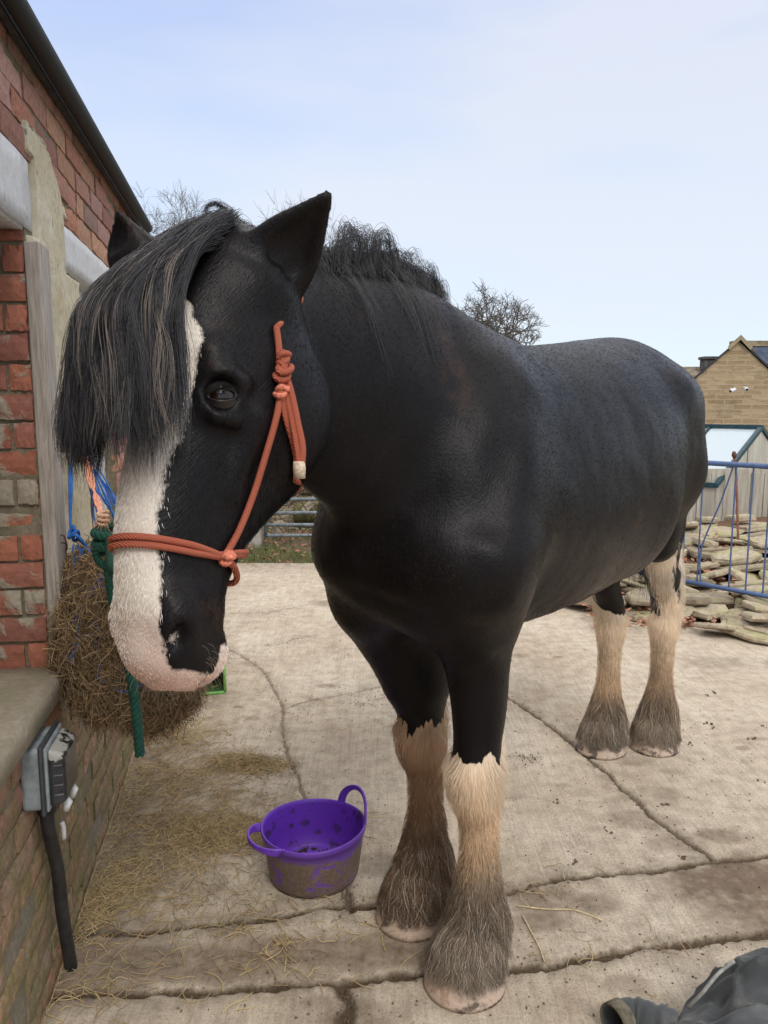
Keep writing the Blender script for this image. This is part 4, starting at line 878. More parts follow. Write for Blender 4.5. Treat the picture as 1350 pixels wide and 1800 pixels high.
# ================================================================== THINGS
def build_halter():
    root = empty('rope_halter', tuple(P(390, 980, 1.15))); O_ = np.array(root.location); bv = HORSE['bv']
    tag(root, 'orange rope halter knotted around the head of the black horse', 'halter')
    m = NT('orange_rope'); c = m.coord(); w = m.n('TexWave', _wave_type='BANDS', _bands_direction='DIAGONAL', Scale=150.0, Distortion=1.5, Detail=1.0); m.L.new(c, w.inputs['Vector'])
    f = m.noise(c, 300, 3); rope = m.fin(m.mix(m.math('MULTIPLY', f, .5), m.ramp(w.outputs['Fac'], [(0, (.62, .12, .06)), (1, (.88, .26, .14))]), (.45, .14, .09)), .75, m.bump(w.outputs['Fac'], 1.0, .003))
    kn = simple('faded_rope_knot', (.66, .20, .12), .8, .3, 200, bump=.6, bd=.002)
    def ringpt(a, phi, off=.006, nc=-.055):
        c_ = hp(a, nc, 0); d = HN * math.cos(phi) + HS * math.sin(phi); h = bv.ray_cast(Vector(c_ + d * .3), Vector(-d))
        return (np.array(h[0]) if h[0] else c_ + d * .08) + d * off
    def apf(phi): return .535 - .020 * math.sin(phi) * 0 + np.interp(abs(phi), [0, 1.9, 3.14], [0.0, .0, -.03])
    ph = np.linspace(-math.pi, math.pi, 60, endpoint=False)
    for dz in (-.0055, .0055):
        sag = lambda q: apf(q) + dz * np.interp(abs(q), [0, 1.2, 1.9, 3.14], [1, 1, .3, .6])
        mb = MB(); mb.tube(np.array([ringpt(sag(q), q, .006) for q in ph]) - O_, .0052, 10, closed=True); mb.build('noseband', rope, root, True)
    def sp(x, y, off=.007):
        r = ray(x, y); h = bv.ray_cast(Vector((0, 0, CAM_H)), Vector(r / np.linalg.norm(r)))
        if h[0] is None: return None
        return np.array(h[0]) + np.array(h[1]) * off * (1 if np.dot(h[1], -r) > 0 else -1)
    def mirror(p): q = p - H0; return H0 + HA * (q @ HA) + HN * (q @ HN) - HS * (q @ HS)
    def path(px, off=.007):
        pts = [sp(*q, off) for q in px]; pts = [q for q in pts if q is not None]; return crs(np.array(pts), 6)
    def knot(c, ax, r=.0125, n=3, m_=None, nm='knot'):
        mb = MB(); ax = np.array(ax, float); ax /= np.linalg.norm(ax); x = np.cross(ax, [0, 0, 1.0]) if abs(ax[2]) < .9 else np.cross(ax, [1.0, 0, 0]); x /= np.linalg.norm(x); y = np.cross(ax, x)
        t = np.linspace(0, 2 * math.pi * n, 26 * n); pr = r * (.72 + .28 * np.cos(t * .5 / n * 2)); pts = c[None] + (np.cos(t) * pr)[:, None] * x + (np.sin(t) * pr)[:, None] * y + ((t / t[-1] - .5) * r * 1.5 + .25 * r * np.sin(t * 1.5))[:, None] * ax
        mb.tube(pts, .0052, 8); mb.tube([c - ax * r * 1.3, c, c + ax * r * 1.3], [.005, .0095, .005], 8); return mb.build(nm, m_ or kn, root, True)
    cheek = path([(392, 972), (415, 930), (440, 868), (462, 800), (480, 735), (488, 695)]); crown = path([(487, 645), (485, 610), (481, 578)])
    for mm in (False, True):
        T_ = (lambda a: np.array([mirror(q) for q in a])) if mm else (lambda a: a)
        if mm: oc = hp(.07, -.19, 0); mid = [sp(481, 578)] + [(lambda h: np.array(h[0]) - dd_ * -.004 if h[0] else oc + dd_ * .1)(bv.ray_cast(Vector(oc + dd_ * .3), Vector(-dd_))) for dd_ in [-HA * math.cos(q_) + HS * math.sin(q_) for q_ in (1.1, .75, .35, 0, -.35, -.75, -1.1)]] + [mirror(sp(481, 578))]; mid = crs(np.array(mid), 6); mb = MB(); mb.tube(mid - O_, .0052, 10); mb.build('crownpiece', rope, root, True)
        mb = MB(); mb.tube(T_(cheek) - O_, .0056, 10); mb.build('cheekpiece', rope, root, True)
        mb = MB(); mb.tube(T_(crown) - O_, .0056, 10); mb.build('crownpiece', rope, root, True)
        kp = sp(390, 980, .010); knot(T_([kp])[0] - O_, [.2, -.3, 1], .010, 2)
        kp = sp(488, 690, .010); knot(T_([kp])[0] - O_, [0, 0, 1], .0105, 2)
    kp = sp(488, 655, .014); knot(kp - O_ - HZ * .004, [.2, -.2, 1], .0125, 3, rope); knot(sp(489, 635, .014) - O_, [-.3, .1, 1], .011, 2, rope)
    thr = path([(490, 697), (498, 735), (510, 775), (517, 812), (515, 840)]); thr = np.concatenate([thr, [hp(.36, -.27, .03), hp(.365, -.29, 0), hp(.36, -.27, -.03)]]); thr = np.concatenate([crs(thr, 2), ])
    mb = MB(); mb.tube(thr - O_, .0054, 10); mb.build('throat_lash', rope, root, True)
    k0 = sp(490, 640, .016)
    for px, dd in (([(498, 645), (512, 690), (524, 745), (532, 785), (531, 815)], .020), ([(496, 655), (503, 690), (514, 740), (522, 785), (526, 815)], .012)):
        q = np.array([k0] + [(lambda s_: s_ if s_ is not None else P(x, y, 1.22))(sp(x, y, dd)) for x, y in px]); tt = np.array([proj(v)[2] for v in q]); tt = np.minimum(tt, tt[0] + .01)
        q = np.array([k0] + [P(x, y, tt[0] + .004 * i_) for i_, (x, y) in enumerate(px)]); mb = MB(); mb.tube(crs(q, 8) - O_, .0054, 10); mb.build('rope_tail', rope, root, True)
    e = q[-1]; mb = MB(); mb.tube(np.array([e + HZ * .004, e - HZ * .008, e - HZ * .024]) - O_, [.0095, .0105, .0098], 14); mb.build('whipped_end', simple('cream_whipping', (.62, .50, .38), .8, .2, 300, bump=.5), root, True)
    # jaw tie under the chin
    a_ = sp(392, 985); b_ = sp(407, 1004) ; b_ = hp(.555, -.15, .03) if b_ is None else b_
    mb = MB(); mb.tube(crs(np.array([a_, (a_ + b_) / 2 + HS * .006, hp(.555, -.152, .03), hp(.56, -.165, 0), hp(.555, -.152, -.03), mirror(a_)]), 6) - O_, .0054, 10); mb.build('jaw_rope', rope, root, True)
def rope_mat(name, c0, c1, sc=90):
    t = NT(name); c = t.coord(); f = t.noise(c, 260, 3, .7); g = t.noise(c, 40, 3)
    return t.fin(t.mix(t.math('MULTIPLY', f, .6), t.ramp(g, [(.35, c0), (.65, c1)]), c1), .8, t.bump(f, .7, .002))
def laid(mb, pts, r, strands=3, pitch=.035, n=7):
    """a laid rope: strands twisted round the path"""
    p = np.asarray(pts, float); s = np.concatenate([[0], np.cumsum(np.linalg.norm(np.diff(p, axis=0), axis=1))]); N = max(12, int(s[-1] / .0035)); q = np.linspace(0, s[-1], N)
    p = np.stack([np.interp(q, s, p[:, i]) for i in range(3)], 1); T = np.gradient(p, axis=0); T /= np.linalg.norm(T, axis=1)[:, None] + 1e-9
    x = np.cross(T, [.31, .17, .93] if abs(T[0][2]) < .8 else [1.0, .2, 0]); x /= np.linalg.norm(x, axis=1)[:, None] + 1e-9; y = np.cross(T, x)
    for k in range(strands):
        a = q / pitch * 2 * math.pi + k * 2 * math.pi / strands; mb.tube(p + (np.cos(a)[:, None] * x + np.sin(a)[:, None] * y) * r * .52, r * .56, n)
def build_ties():
    # iron ring on the wall, orange twine loop, green lead rope
    rg = empty('tether_ring', tuple(wp(2.285, 1.42))); O_ = np.array(rg.location); tag(rg, 'rusty iron tether ring stapled to the brick patch in the render', 'wall ring')
    mb = MB(); mb.box(wp(2.268, 1.418, .020) - O_, (.014, .012, .07), RW); mb.build('plate', simple('galvanised_plate', (.42, .43, .43), .5, .2, 60, metallic=.6), rg, bevel=.002)
    mb = MB(); mb.tube(crs([wp(2.268, 1.437, .02), wp(2.275, 1.44, .055), wp(2.28, 1.425, .07), wp(2.275, 1.41, .055), wp(2.268, 1.412, .02)], 6) - O_, .004, 8); mb.build('staple', RUST, rg, True)
    th = np.linspace(0, 2 * math.pi, 40, endpoint=False); cc = wp(2.285, 1.383, .066); mb = MB(); mb.tube(np.array([cc + WN * .030 * math.cos(q) + (UZ * .9 + WD * .3) * .034 * math.sin(q) for q in th]) - O_, .0042, 8, closed=True); mb.build('ring', RUST, rg, True)
    ring = cc - UZ * .034
    tw = empty('twine_loop', tuple(ring)); O_ = np.array(tw.location); tag(tw, 'frayed orange baler twine looped from the wall ring to the green rope', 'twine')
    kp = P(181, 912, 1.83); m = rope_mat('baler_twine', (.70, .26, .15), (.86, .42, .28)); mb = MB()
    for j in range(4):
        a = np.array([ring + WN * .004 * j, ring + (kp - ring) * .35 + np.array([.006 * (j - 1.5), 0, -.012]), ring + (kp - ring) * .7 + np.array([.004 * (1.5 - j), 0, -.008]), kp]); mb.tube(crs(a, 8) + RNG.normal(0, .0007, (25, 3)) - O_, .0032, 6)
    mb.build('twine', m, tw, True)
    mb = MB(); t_ = np.linspace(0, 6 * math.pi, 80); mb.tube(kp + np.stack([.011 * np.cos(t_), .011 * np.sin(t_), .018 - .034 * t_ / t_[-1]], 1) - O_ + RNG.normal(0, .0008, (80, 3)), .0042, 7); mb.build('knot', rope_mat('pale_twine', (.70, .42, .26), (.80, .55, .38)), tw, True)
    fr = np.array([[kp, kp + (d := RNG.normal(0, 1, 3)) * .008 - HZ * .01, kp + d * .014 - HZ * .022] for _ in range(160)]); hair('fray', fr - O_, np.full(160, .0004), hair_mat('fray_fibre', .7, .1), tw, .4, {'col': np.tile([.75, .42, .27], (160, 1))})
    g = rope_mat('green_rope', (.006, .045, .032), (.016, .105, .07)); rp = empty('lead_rope', tuple(kp - HZ * .05)); O_ = np.array(rp.location); tag(rp, 'dark green lead rope knotted to orange twine and hanging below the muzzle', 'rope')
    chin = hp(.56, -.13, -.045); mb = MB(); laid(mb, crs([kp - HZ * .014, P(188, 940, 1.82), P(196, 962, 1.78), P(196, 985, 1.7), P(215, 1015, 1.5), chin], 8) - O_, .0115); mb.build('rope', g, rp, True)
    mb = MB(); k2 = P(184, 950, 1.82); t_ = np.linspace(0, 5 * math.pi, 90); laid(mb, k2 + np.stack([.021 * np.cos(t_), .020 * np.sin(t_), .034 - .068 * t_ / t_[-1]], 1) - O_, .0105)
    th = np.linspace(0, 2 * math.pi, 30); laid(mb, np.array([P(183, 975, 1.81) + np.array([.020 * math.cos(q), .006 * math.sin(2 * q), .026 * math.sin(q)]) for q in th]) - O_, .009); mb.build('knot', g, rp, True)
    mb = MB(); laid(mb, crs([P(190, 985, 1.82), P(196, 1040, 1.82), P(212, 1110, 1.81), P(228, 1180, 1.80), P(238, 1240, 1.80), P(243, 1290, 1.80), P(246, 1328, 1.80)], 10) - O_, .0115, pitch=.04); mb.build('rope_tail', g, rp, True)
def build_haynet():
    net = empty('hay_net', tuple(wp(2.42, .95, .2))); O_ = np.array(net.location); tag(net, 'blue string hay net hung on the wall ring and stuffed with brown hay', 'hay net')
    b = rope_mat('blue_string', (.010, .075, .33), (.03, .17, .55)); top = wp(2.29, 1.345, .066)
    # the hay: a sagging bundle against the wall
    S = SDF((-1.25, 1.9, .45), (-.45, 3.1, 1.25), .012); cc = P(222, 1135, 2.12)
    S.ell(P(215, 1090, 2.14), (.14, .15, .18), k=.06); S.ell(P(230, 1165, 2.14), (.16, .16, .15), k=.06); S.ell(P(278, 1200, 2.16), (.095, .11, .10), k=.06); S.ell(P(160, 1110, 2.14), (.07, .11, .15), k=.06); S.ell(P(170, 1010, 2.16), (.06, .08, .07), k=.05)
    V, Q, T = S.mesh(); V = V + (np.stack([fbm(V, 14, 3, 200 + k) for k in range(3)], 1) - .5) * .05
    d = (V - WO) @ WN; V = V - WN * np.minimum(d - .015, 0)[:, None]
    hm = NT('hay_core'); c = hm.coord(scale=(1, 1, 1)); f = hm.noise(c, 60, 5, .7, 2.0); core = hm.fin(hm.ramp(f, [(.3, (.05, .032, .018)), (.55, (.13, .088, .048)), (.75, (.24, .17, .095))]), .95, hm.bump(f, .9, .02))
    mesh_np('hay', V - O_, Q, T if len(T) else None, core, net, True)
    tri = np.concatenate([Q[:, [0, 1, 2]], Q[:, [0, 2, 3]]]); A, B, C = V[tri[:, 0]], V[tri[:, 1]], V[tri[:, 2]]; fn = np.cross(B - A, C - A); ar = np.linalg.norm(fn, axis=1); fn /= ar[:, None] + 1e-12
    if ((A - V.mean(0)) * fn).sum(1).mean() < 0: fn = -fn
    N = 15000; i = np.searchsorted(np.cumsum(ar), RNG.random(N) * ar.sum()).clip(0, len(tri) - 1); p = (A[i] + B[i] + C[i]) / 3; nn = fn[i]
    tdir = RNG.normal(0, 1, (N, 3)) + np.array([0, 0, -.5]); tdir -= nn * (tdir * nn).sum(1)[:, None] * .75; tdir /= np.linalg.norm(tdir, axis=1)[:, None]; L = RNG.uniform(.04, .15, N)[:, None]; bend = np.cross(tdir, nn) * RNG.normal(0, .35, (N, 1))
    K = 6; t = np.linspace(-.5, .5, K); St = np.stack([p + nn * .006 * RNG.random((N, 1)) + tdir * L * tt + bend * L * (tt * tt - .1) + nn * L * (.16 * RNG.random((N, 1)) + .10) * (.25 - tt * tt) * 1.0 for tt in t], 1)
    St[..., :] += np.array([0, 0, -1.0]) * (np.maximum(0, t)[None, :, None] ** 2) * L[:, None] * .5
    dd = (St - WO) @ WN; St = St - WN * np.minimum(dd - .006, 0)[..., None]
    col = np.array([.31, .215, .12])[None] * (.35 + 1.3 * RNG.random((N, 1)) ** 1.3) * np.array([1, 1, 1]) + RNG.normal(0, .01, (N, 3)); col = np.clip(col, .01, 1)
    hair('hay', St - O_, RNG.uniform(.0004, .0011, N), hair_mat('hay_stalk', .7, .15), net, .6, {'col': col}).name = 'stalks'
    # strings: gathered neck, then a loose diamond mesh over the hay
    from mathutils.bvhtree import BVHTree
    bv = BVHTree.FromPolygons(V.tolist(), tri.tolist()); mb = MB()
    kn = P(128, 990, 2.1)
    for j in range(3): mb.tube(crs([P(124, 800, 2.22), P(122 + 2 * j, 850, 2.2), P(124, 920, 2.15), P(126 + 2 * j, 940, 2.13)], 8) - O_, .0035, 6)
    t_ = np.linspace(0, 5 * math.pi, 70); ck = P(133, 943, 2.12); mb.tube(ck + np.stack([.030 * (t_ / t_[-1] - .5) + .010 * np.cos(t_), .012 * np.sin(t_), -.035 * (t_ / t_[-1] - .5) + .012 * np.sin(t_ * 1.3)], 1) - O_, .0048, 7)
    for j in range(15):     # gathered strings from the ring across to the right, behind the nose
        e = P(165 + 4.2 * j, 900 + RNG.uniform(-12, 30), 2.14); mb.tube(crs([top + RNG.normal(0, .003, 3), top + (e - top) * .35 + np.array([RNG.normal(0, .006), 0, .008]), top + (e - top) * .7 + RNG.normal(0, .006, 3), e, e + np.array([.01, .02, -.1])], 8) - O_, .0023, 6)
    for pl in ([(150, 955), (166, 985), (178, 1010), (172, 1030)], [(172, 1020), (150, 1060), (130, 1095), (118, 1110)], [(150, 1060), (140, 1095), (136, 1125), (126, 1155), (122, 1165)], [(128, 960), (130, 1000), (126, 1040), (138, 1065)], [(148, 965), (136, 990), (145, 1020), (160, 1040)], [(136, 958), (152, 985), (164, 1000)],
               [(185, 1030), (166, 1042), (170, 1090), (166, 1130)], [(180, 1038), (205, 1050), (235, 1060)], [(166, 1130), (178, 1165), (170, 1190)], [(166, 1090), (150, 1120), (112, 1160)], [(235, 1120), (260, 1160), (255, 1200)], [(170, 1190), (215, 1215), (255, 1200)], [(166, 1130), (210, 1110), (235, 1120)]):
        q = []
        for x, y in pl:
            r = ray(x, y); h = bv.ray_cast(Vector((0, 0, CAM_H)), Vector(r / np.linalg.norm(r))); q.append(np.array(h[0]) - r / np.linalg.norm(r) * .010 if h[0] is not None else P(x, y, 2.10))
        for k in range(2): mb.tube(crs(q, 8) + RNG.normal(0, .0012, 3) - O_, .0026, 6)
    mb.build('netting', b, net, True)
def build_socket():
    r = empty('socket_box', tuple(wp(1.80, .62))); O_ = np.array(r.location); tag(r, 'outdoor electric socket box with black flip cover under the stone sill', 'socket box')
    gp = simple('grey_plastic', (.27, .31, .32), .5, .15, 30, bump=.1); bp = NT('black_cover'); c = bp.coord(); f = bp.noise(c, 18, 5, .7); s = bp.n('SeparateXYZ'); bp.L.new(c, s.inputs[0]); fac = bp.ramp(bp.math('ADD', bp.math('MULTIPLY', s.outputs[2], 7.0), bp.math('MULTIPLY', f, 1.0)), [(.95, 0.0), (1.08, 1.0)])
    bpm = bp.fin(bp.mix(fac, bp.ramp(f, [(.35, (.012, .013, .015)), (.7, (.05, .055, .06))]), (.42, .42, .38)), .28, bp.bump(f, .15, .002)); c0, z0 = 1.765, .635
    mb = MB(); mb.box(wp(c0, z0, .03) - O_, (.145, .045, .15), RW); mb.build('back_box', gp, r, bevel=.008)
    mb = MB(); mb.box(wp(c0, z0, .056) - O_, (.168, .010, .172), RW); mb.build('gasket', simple('dark_gasket', (.05, .055, .06), .5), r, bevel=.005)
    mb = MB(); mb.box(wp(c0, z0, .065) - O_, (.152, .008, .156), RW); mb.build('lid_frame', gp, r, bevel=.004)
    mb = MB(); 
    q = [(-.072, -.072, .069), (.072, -.072, .069), (.072, .072, .069), (-.072, .072, .069), (-.062, -.062, .105), (.062, -.062, .105), (.062, .054, .105), (-.062, .054, .105)]
    mb.add(np.array([wp(c0 + a, z0 + b_, d) for a, b_, d in q]) - O_, [(0, 1, 5, 4), (1, 2, 6, 5), (2, 3, 7, 6), (3, 0, 4, 7), (4, 5, 6, 7), (3, 2, 1, 0)]); cv = mb.build('cover', bpm, r, bevel=.009, seg=3)
    mb = MB(); [mb.box(wp(c0 - .066, z0 - .040 + .024 * k, .088) - O_, (.006, .022, .003), RW) for k in range(4)]; mb.build('rib', simple('rib_grey', (.15, .16, .17), .4), cv, bevel=.001)
    wt = simple('white_clip', (.72, .73, .72), .4, .05)
    for k, a in enumerate((-.028, .036)):
        mb = MB(); mb.tube([wp(c0 + a, z0 - .066, .092) - O_, wp(c0 + a, z0 - .080, .098) - O_, wp(c0 + a, z0 - .100, .092) - O_], [.007, .011, .008], 12); mb.build('clip', wt, r, True)
    cn = empty('conduit', tuple(wp(1.80, .0, .03))); O2 = np.array(cn.location); tag(cn, 'black plastic conduit pipe running from the socket box down the brick wall to the ground', 'conduit')
    bl = simple('conduit_black', (.022, .022, .023), .5, .3, 25, bump=.2, bd=.002); mb = MB(); mb.tube(crs([wp(1.765, .56, .040), wp(1.775, .47, .040), wp(1.83, .33, .040), wp(1.855, .2, .038), wp(1.885, .05, .040), wp(1.90, -.02, .042)], 8) - O2, .0165, 16); mb.build('pipe', bl, cn, True)
    mb = MB(); mb.tube([wp(1.766, .562, .040) - O2, wp(1.769, .520, .040) - O2], .022, 18); mb.build('gland', bl, cn, True)
    mb = MB(); mb.tube(crs([wp(1.803, .47, .064), wp(1.808, .45, .066), wp(1.815, .425, .064), wp(1.83, .41, .058)], 5) - O2, .006, 8); mb.build('saddle_clip', wt, cn, True)
def build_tub():
    C = np.array([-.225, 2.296, 0]); r = empty('rubber_tub', tuple(C)); tag(r, 'round purple rubber feed tub with two handles and dried mud on its side', 'tub')
    t = NT('purple_rubber'); c = t.coord(); f = t.noise(c, 17, 5, .65, .6); g = t.noise(c, 90, 4, .7); s = t.n('SeparateXYZ'); t.L.new(c, s.inputs[0]); s2 = t.attr('outer')
    md = t.ramp(f, [(.50, 1.0), (.56, .85), (.62, .10)]); hi = t.ramp(t.math('ADD', s.outputs[2], t.math('MULTIPLY', t.math('SUBTRACT', g, .5), .03)), [(.120, 1.0), (.140, 0.0)])
    mud = t.math('MULTIPLY', t.math('MULTIPLY', md, hi), s2); ins = t.math('MULTIPLY', t.ramp(t.noise(c, 24, 5, .7), [(.55, 0.0), (.62, .8)]), t.math('SUBTRACT', 1.0, s2))
    col = t.mix(t.ramp(g, [(.3, .0), (.7, .35)]), (.125, .028, .42), (.165, .05, .50)); col = t.mix(mud, col, t.ramp(g, [(.3, (.085, .055, .035)), (.7, (.20, .145, .10))])); col = t.mix(ins, col, (.035, .022, .015)); col = t.mix(t.math('MULTIPLY', s2, .18), col, (.18, .13, .12))
    m = t.fin(col, .5, t.bump(t.math('ADD', g, t.math('MULTIPLY', mud, 1.5)), .3, .003), Subsurface__Weight=.0)
    n = 96; th = np.linspace(0, 2 * math.pi, n, endpoint=False); prof = [(.0, .004, 1), (.132, .004, 1), (.140, .010, 1), (.1435, .022, 1), (.150, .07, 1), (.156, .12, 1), (.159, .150, 1), (.1635, .152, 1), (.1645, .162, 1), (.1655, .170, 1), (.163, .173, 0), (.159, .171, 0), (.157, .160, 0), (.153, .12, 0), (.146, .07, 0), (.138, .022, 0), (.130, .014, 0), (.0, .013, 0)]
    V = []; A = []
    for (rr, z, o) in prof:
        k = 1 + .018 * np.cos(2 * th - .9) * (z / .17); V.append(np.stack([rr * k * np.cos(th), rr * k * np.sin(th), z + .003 * np.cos(2 * th + .5) * (z / .17)], 1)); A.append(np.full(n, float(o)))
    V = np.concatenate(V); F = [(i * n + k, i * n + (k + 1) % n, (i + 1) * n + (k + 1) % n, (i + 1) * n + k) for i in range(len(prof) - 1) for k in range(n)]
    mesh_np('bowl', V, F, None, m, r, True, {'outer': np.concatenate(A)})
    # strap handles: flat loops rising from the rim
    def handle(az, w, rise, lean, name='handle'):
        a = np.linspace(0, math.pi, 26); pts = []; wd = []
        for q in a:
            t_ = az + w * math.cos(q) * (1 - .12 * math.sin(q)); h = math.sin(q) ** .8; R_ = .164 + lean * h; pts.append([R_ * math.cos(t_), R_ * math.sin(t_), .163 + rise * h])
        mb = MB(); P0 = np.array(pts); T = np.gradient(P0, axis=0); T /= np.linalg.norm(T, axis=1)[:, None]; rad = np.stack([P0[:, 0], P0[:, 1], 0 * P0[:, 2]], 1); rad /= np.linalg.norm(rad, axis=1)[:, None]
        hv = np.array([lean, 0, rise]); outd = rad * 1.0; up = np.cross(T, outd); up /= np.linalg.norm(up, axis=1)[:, None]; outd = np.cross(up, T)
        Vv = []; cs = [(-.5, -.5), (.5, -.5), (.5, .5), (-.5, .5)]
        for k in range(len(P0)):
            wk = .016 + .012 * abs(math.cos(a[k])) ** 3
            for cx, cy in cs: Vv.append(P0[k] + outd[k] * cx * .0075 + up[k] * cy * wk)
        f = [(i * 4 + j, i * 4 + (j + 1) % 4, (i + 1) * 4 + (j + 1) % 4, (i + 1) * 4 + j) for i in range(len(P0) - 1) for j in range(4)] + [(3, 2, 1, 0), tuple(len(P0) * 4 - 4 + j for j in range(4))]
        mb.add(Vv, f); mb.build(name, simple('purple_handle', (.15, .045, .46), .45, .12, 60, bump=.15), r, True, bevel=.0025)
    handle(math.radians(32), .50, .078, .006); handle(math.radians(212), .50, .012, .050)
    # leftovers of feed in the bottom
    mb = MB()
    for _ in range(150): q = RNG.random() * 6.28; rr = .12 * math.sqrt(RNG.random()); mb.box((rr * math.cos(q), rr * math.sin(q), .017), RNG.uniform(.003, .011, 3), np.linalg.qr(RNG.normal(0, 1, (3, 3)))[0], jit=.001)
    tag(mb.build('feed', simple('wet_feed', (.045, .03, .018), .8, .4, 60), None), 'brown leftover feed in the bottom of the purple tub', 'feed', kind='stuff'); bpy.data.objects['feed'].location = C
def build_straw():
    def batch(cx, cy, n, rx, ry, zh, rot=0, lmin=.03, lmax=.10):
        a = RNG.normal(0, 1, (n, 2)) * .5; x = a[:, 0] * rx; y = a[:, 1] * ry; c, s_ = math.cos(rot), math.sin(rot); X = cx + x * c - y * s_; Y = cy + x * s_ + y * c
        hgt = zh * np.exp(-2 * (a ** 2).sum(1)) * RNG.random(n); th = RNG.random(n) * math.pi; L = RNG.uniform(lmin, lmax, n); K = 5; t = np.linspace(-.5, .5, K); cv = RNG.normal(0, .45, n)
        P_ = np.stack([np.stack([X + L * tt * np.cos(th) - cv * L * (tt * tt) * np.sin(th), Y + L * tt * np.sin(th) + cv * L * (tt * tt) * np.cos(th), .0035 + hgt + RNG.random(n) * .004 + (RNG.random(n) * .016) * (tt + .5) * (RNG.random(n) < .3)], 1) for tt in t], 1)
        return P_
    B = []; px = lambda x, y, *a, **k: B.append(batch(*G(x, y)[:2], *a, **k))
    px(425, 1342, 620, .15, .08, .022); px(470, 1350, 180, .12, .06, .006); px(385, 1462, 620, .20, .11, .014); px(330, 1455, 420, .26, .14, .008); px(400, 1480, 320, .22, .12, .008); px(300, 1380, 560, .30, .26, .004); px(250, 1520, 560, .24, .26, .004); px(180, 1580, 300, .14, .2, .006); px(320, 1300, 420, .30, .3, .006); px(290, 1290, 200, .18, .12, .02)
    px(160, 1600, 200, .08, .3, .006); px(230, 1400, 260, .12, .5, .006); px(380, 1400, 240, .3, .25, .002); px(340, 1560, 240, .35, .25, .002); px(300, 1680, 120, .5, .2, .002); px(480, 1620, 60, .3, .2, .002); px(500, 1660, 26, .05, .03, .004, lmin=.03, lmax=.07); px(160, 1740, 100, .2, .15, .003); px(700, 1640, 40, .25, .2, .002); px(520, 1250, 40, .5, .5, .001); px(980, 1600, 25, .3, .25, .001); px(1100, 1670, 14, .25, .1, .001); px(600, 1450, 40, .25, .2, .001); px(280, 1200, 300, .3, .6, .003)
    S = np.concatenate(B); wallx = WO[0] + WD[0] / WD[1] * S[..., 1]; S[..., 0] = np.maximum(S[..., 0], wallx + .02); n = len(S); col = np.array([.44, .33, .17])[None] * RNG.uniform(.45, 1.35, (n, 1)) + RNG.normal(0, .015, (n, 3))
    tag(hair('loose_hay', S, RNG.uniform(.0005, .0012, n), hair_mat('straw', .65, .25), None, .6, {'col': np.clip(col, .02, 1)}), 'loose hay stalks scattered on the concrete below the hay net', 'hay', kind='stuff')
    # two long straws right of the front hoof
    for i, (pl, lab) in enumerate((([(908, 1592), (960, 1598), (1010, 1600), (1060, 1618)], 'long pale straw lying flat on the concrete right of the front hoof'), ([(918, 1608), (935, 1640), (948, 1665), (957, 1690)], 'bent pale straw crossing the slab joint right of the front hoof'))):
        mb = MB(); mb.tube(crs([G(x, y, .006) for x, y in pl], 6), .0018, 6); tag(mb.build('straw', simple('pale_straw', (.60, .47, .27), .6, .2, 100), None, True), lab, 'straw')
    # grit, crumbs of soil and droppings of mud
    mb = MB()
    for _ in range(2600):
        if RNG.random() < .55: x, y = RNG.uniform(300, 1340), RNG.uniform(1080, 1790)
        else: j = JOINTS[RNG.integers(len(JOINTS))][0]; k = RNG.integers(len(j) - 1); f = RNG.random(); x = j[k][0] * (1 - f) + j[k + 1][0] * f + RNG.normal(0, 9); y = j[k][1] * (1 - f) + j[k + 1][1] * f + RNG.normal(0, 6)
        g = G(x, y); s_ = .0012 + .0028 * RNG.random() ** 3; Rm = np.linalg.qr(RNG.normal(0, 1, (3, 3)))[0]; mb.box(g + [0, 0, s_ * .4 + .001], (s_ * 1.3, s_, s_ * .8), Rm, jit=s_ * .12)
    for (x, y) in ((1215, 1308), (1238, 1272), (1256, 1277), (1255, 1218), (1243, 1224), (1345, 1277), (1323, 1300), (978, 1408), (1075, 1467), (1012, 1523), (1335, 1373), (1207, 1510), (1164, 1417), (935, 1560)):
        g = G(x, y)
        for _ in range(3): s_ = RNG.uniform(.004, .010); mb.box(g + [RNG.normal(0, .009), RNG.normal(0, .012), s_ * .3], (s_ * 1.4, s_, s_ * .6), np.linalg.qr(RNG.normal(0, 1, (3, 3)))[0], jit=.001)
    tag(mb.build('grit', simple('soil_crumbs', (.13, .095, .065), .95, .35, 200), None), 'brown soil crumbs and grit on the yard concrete', 'grit', kind='stuff')
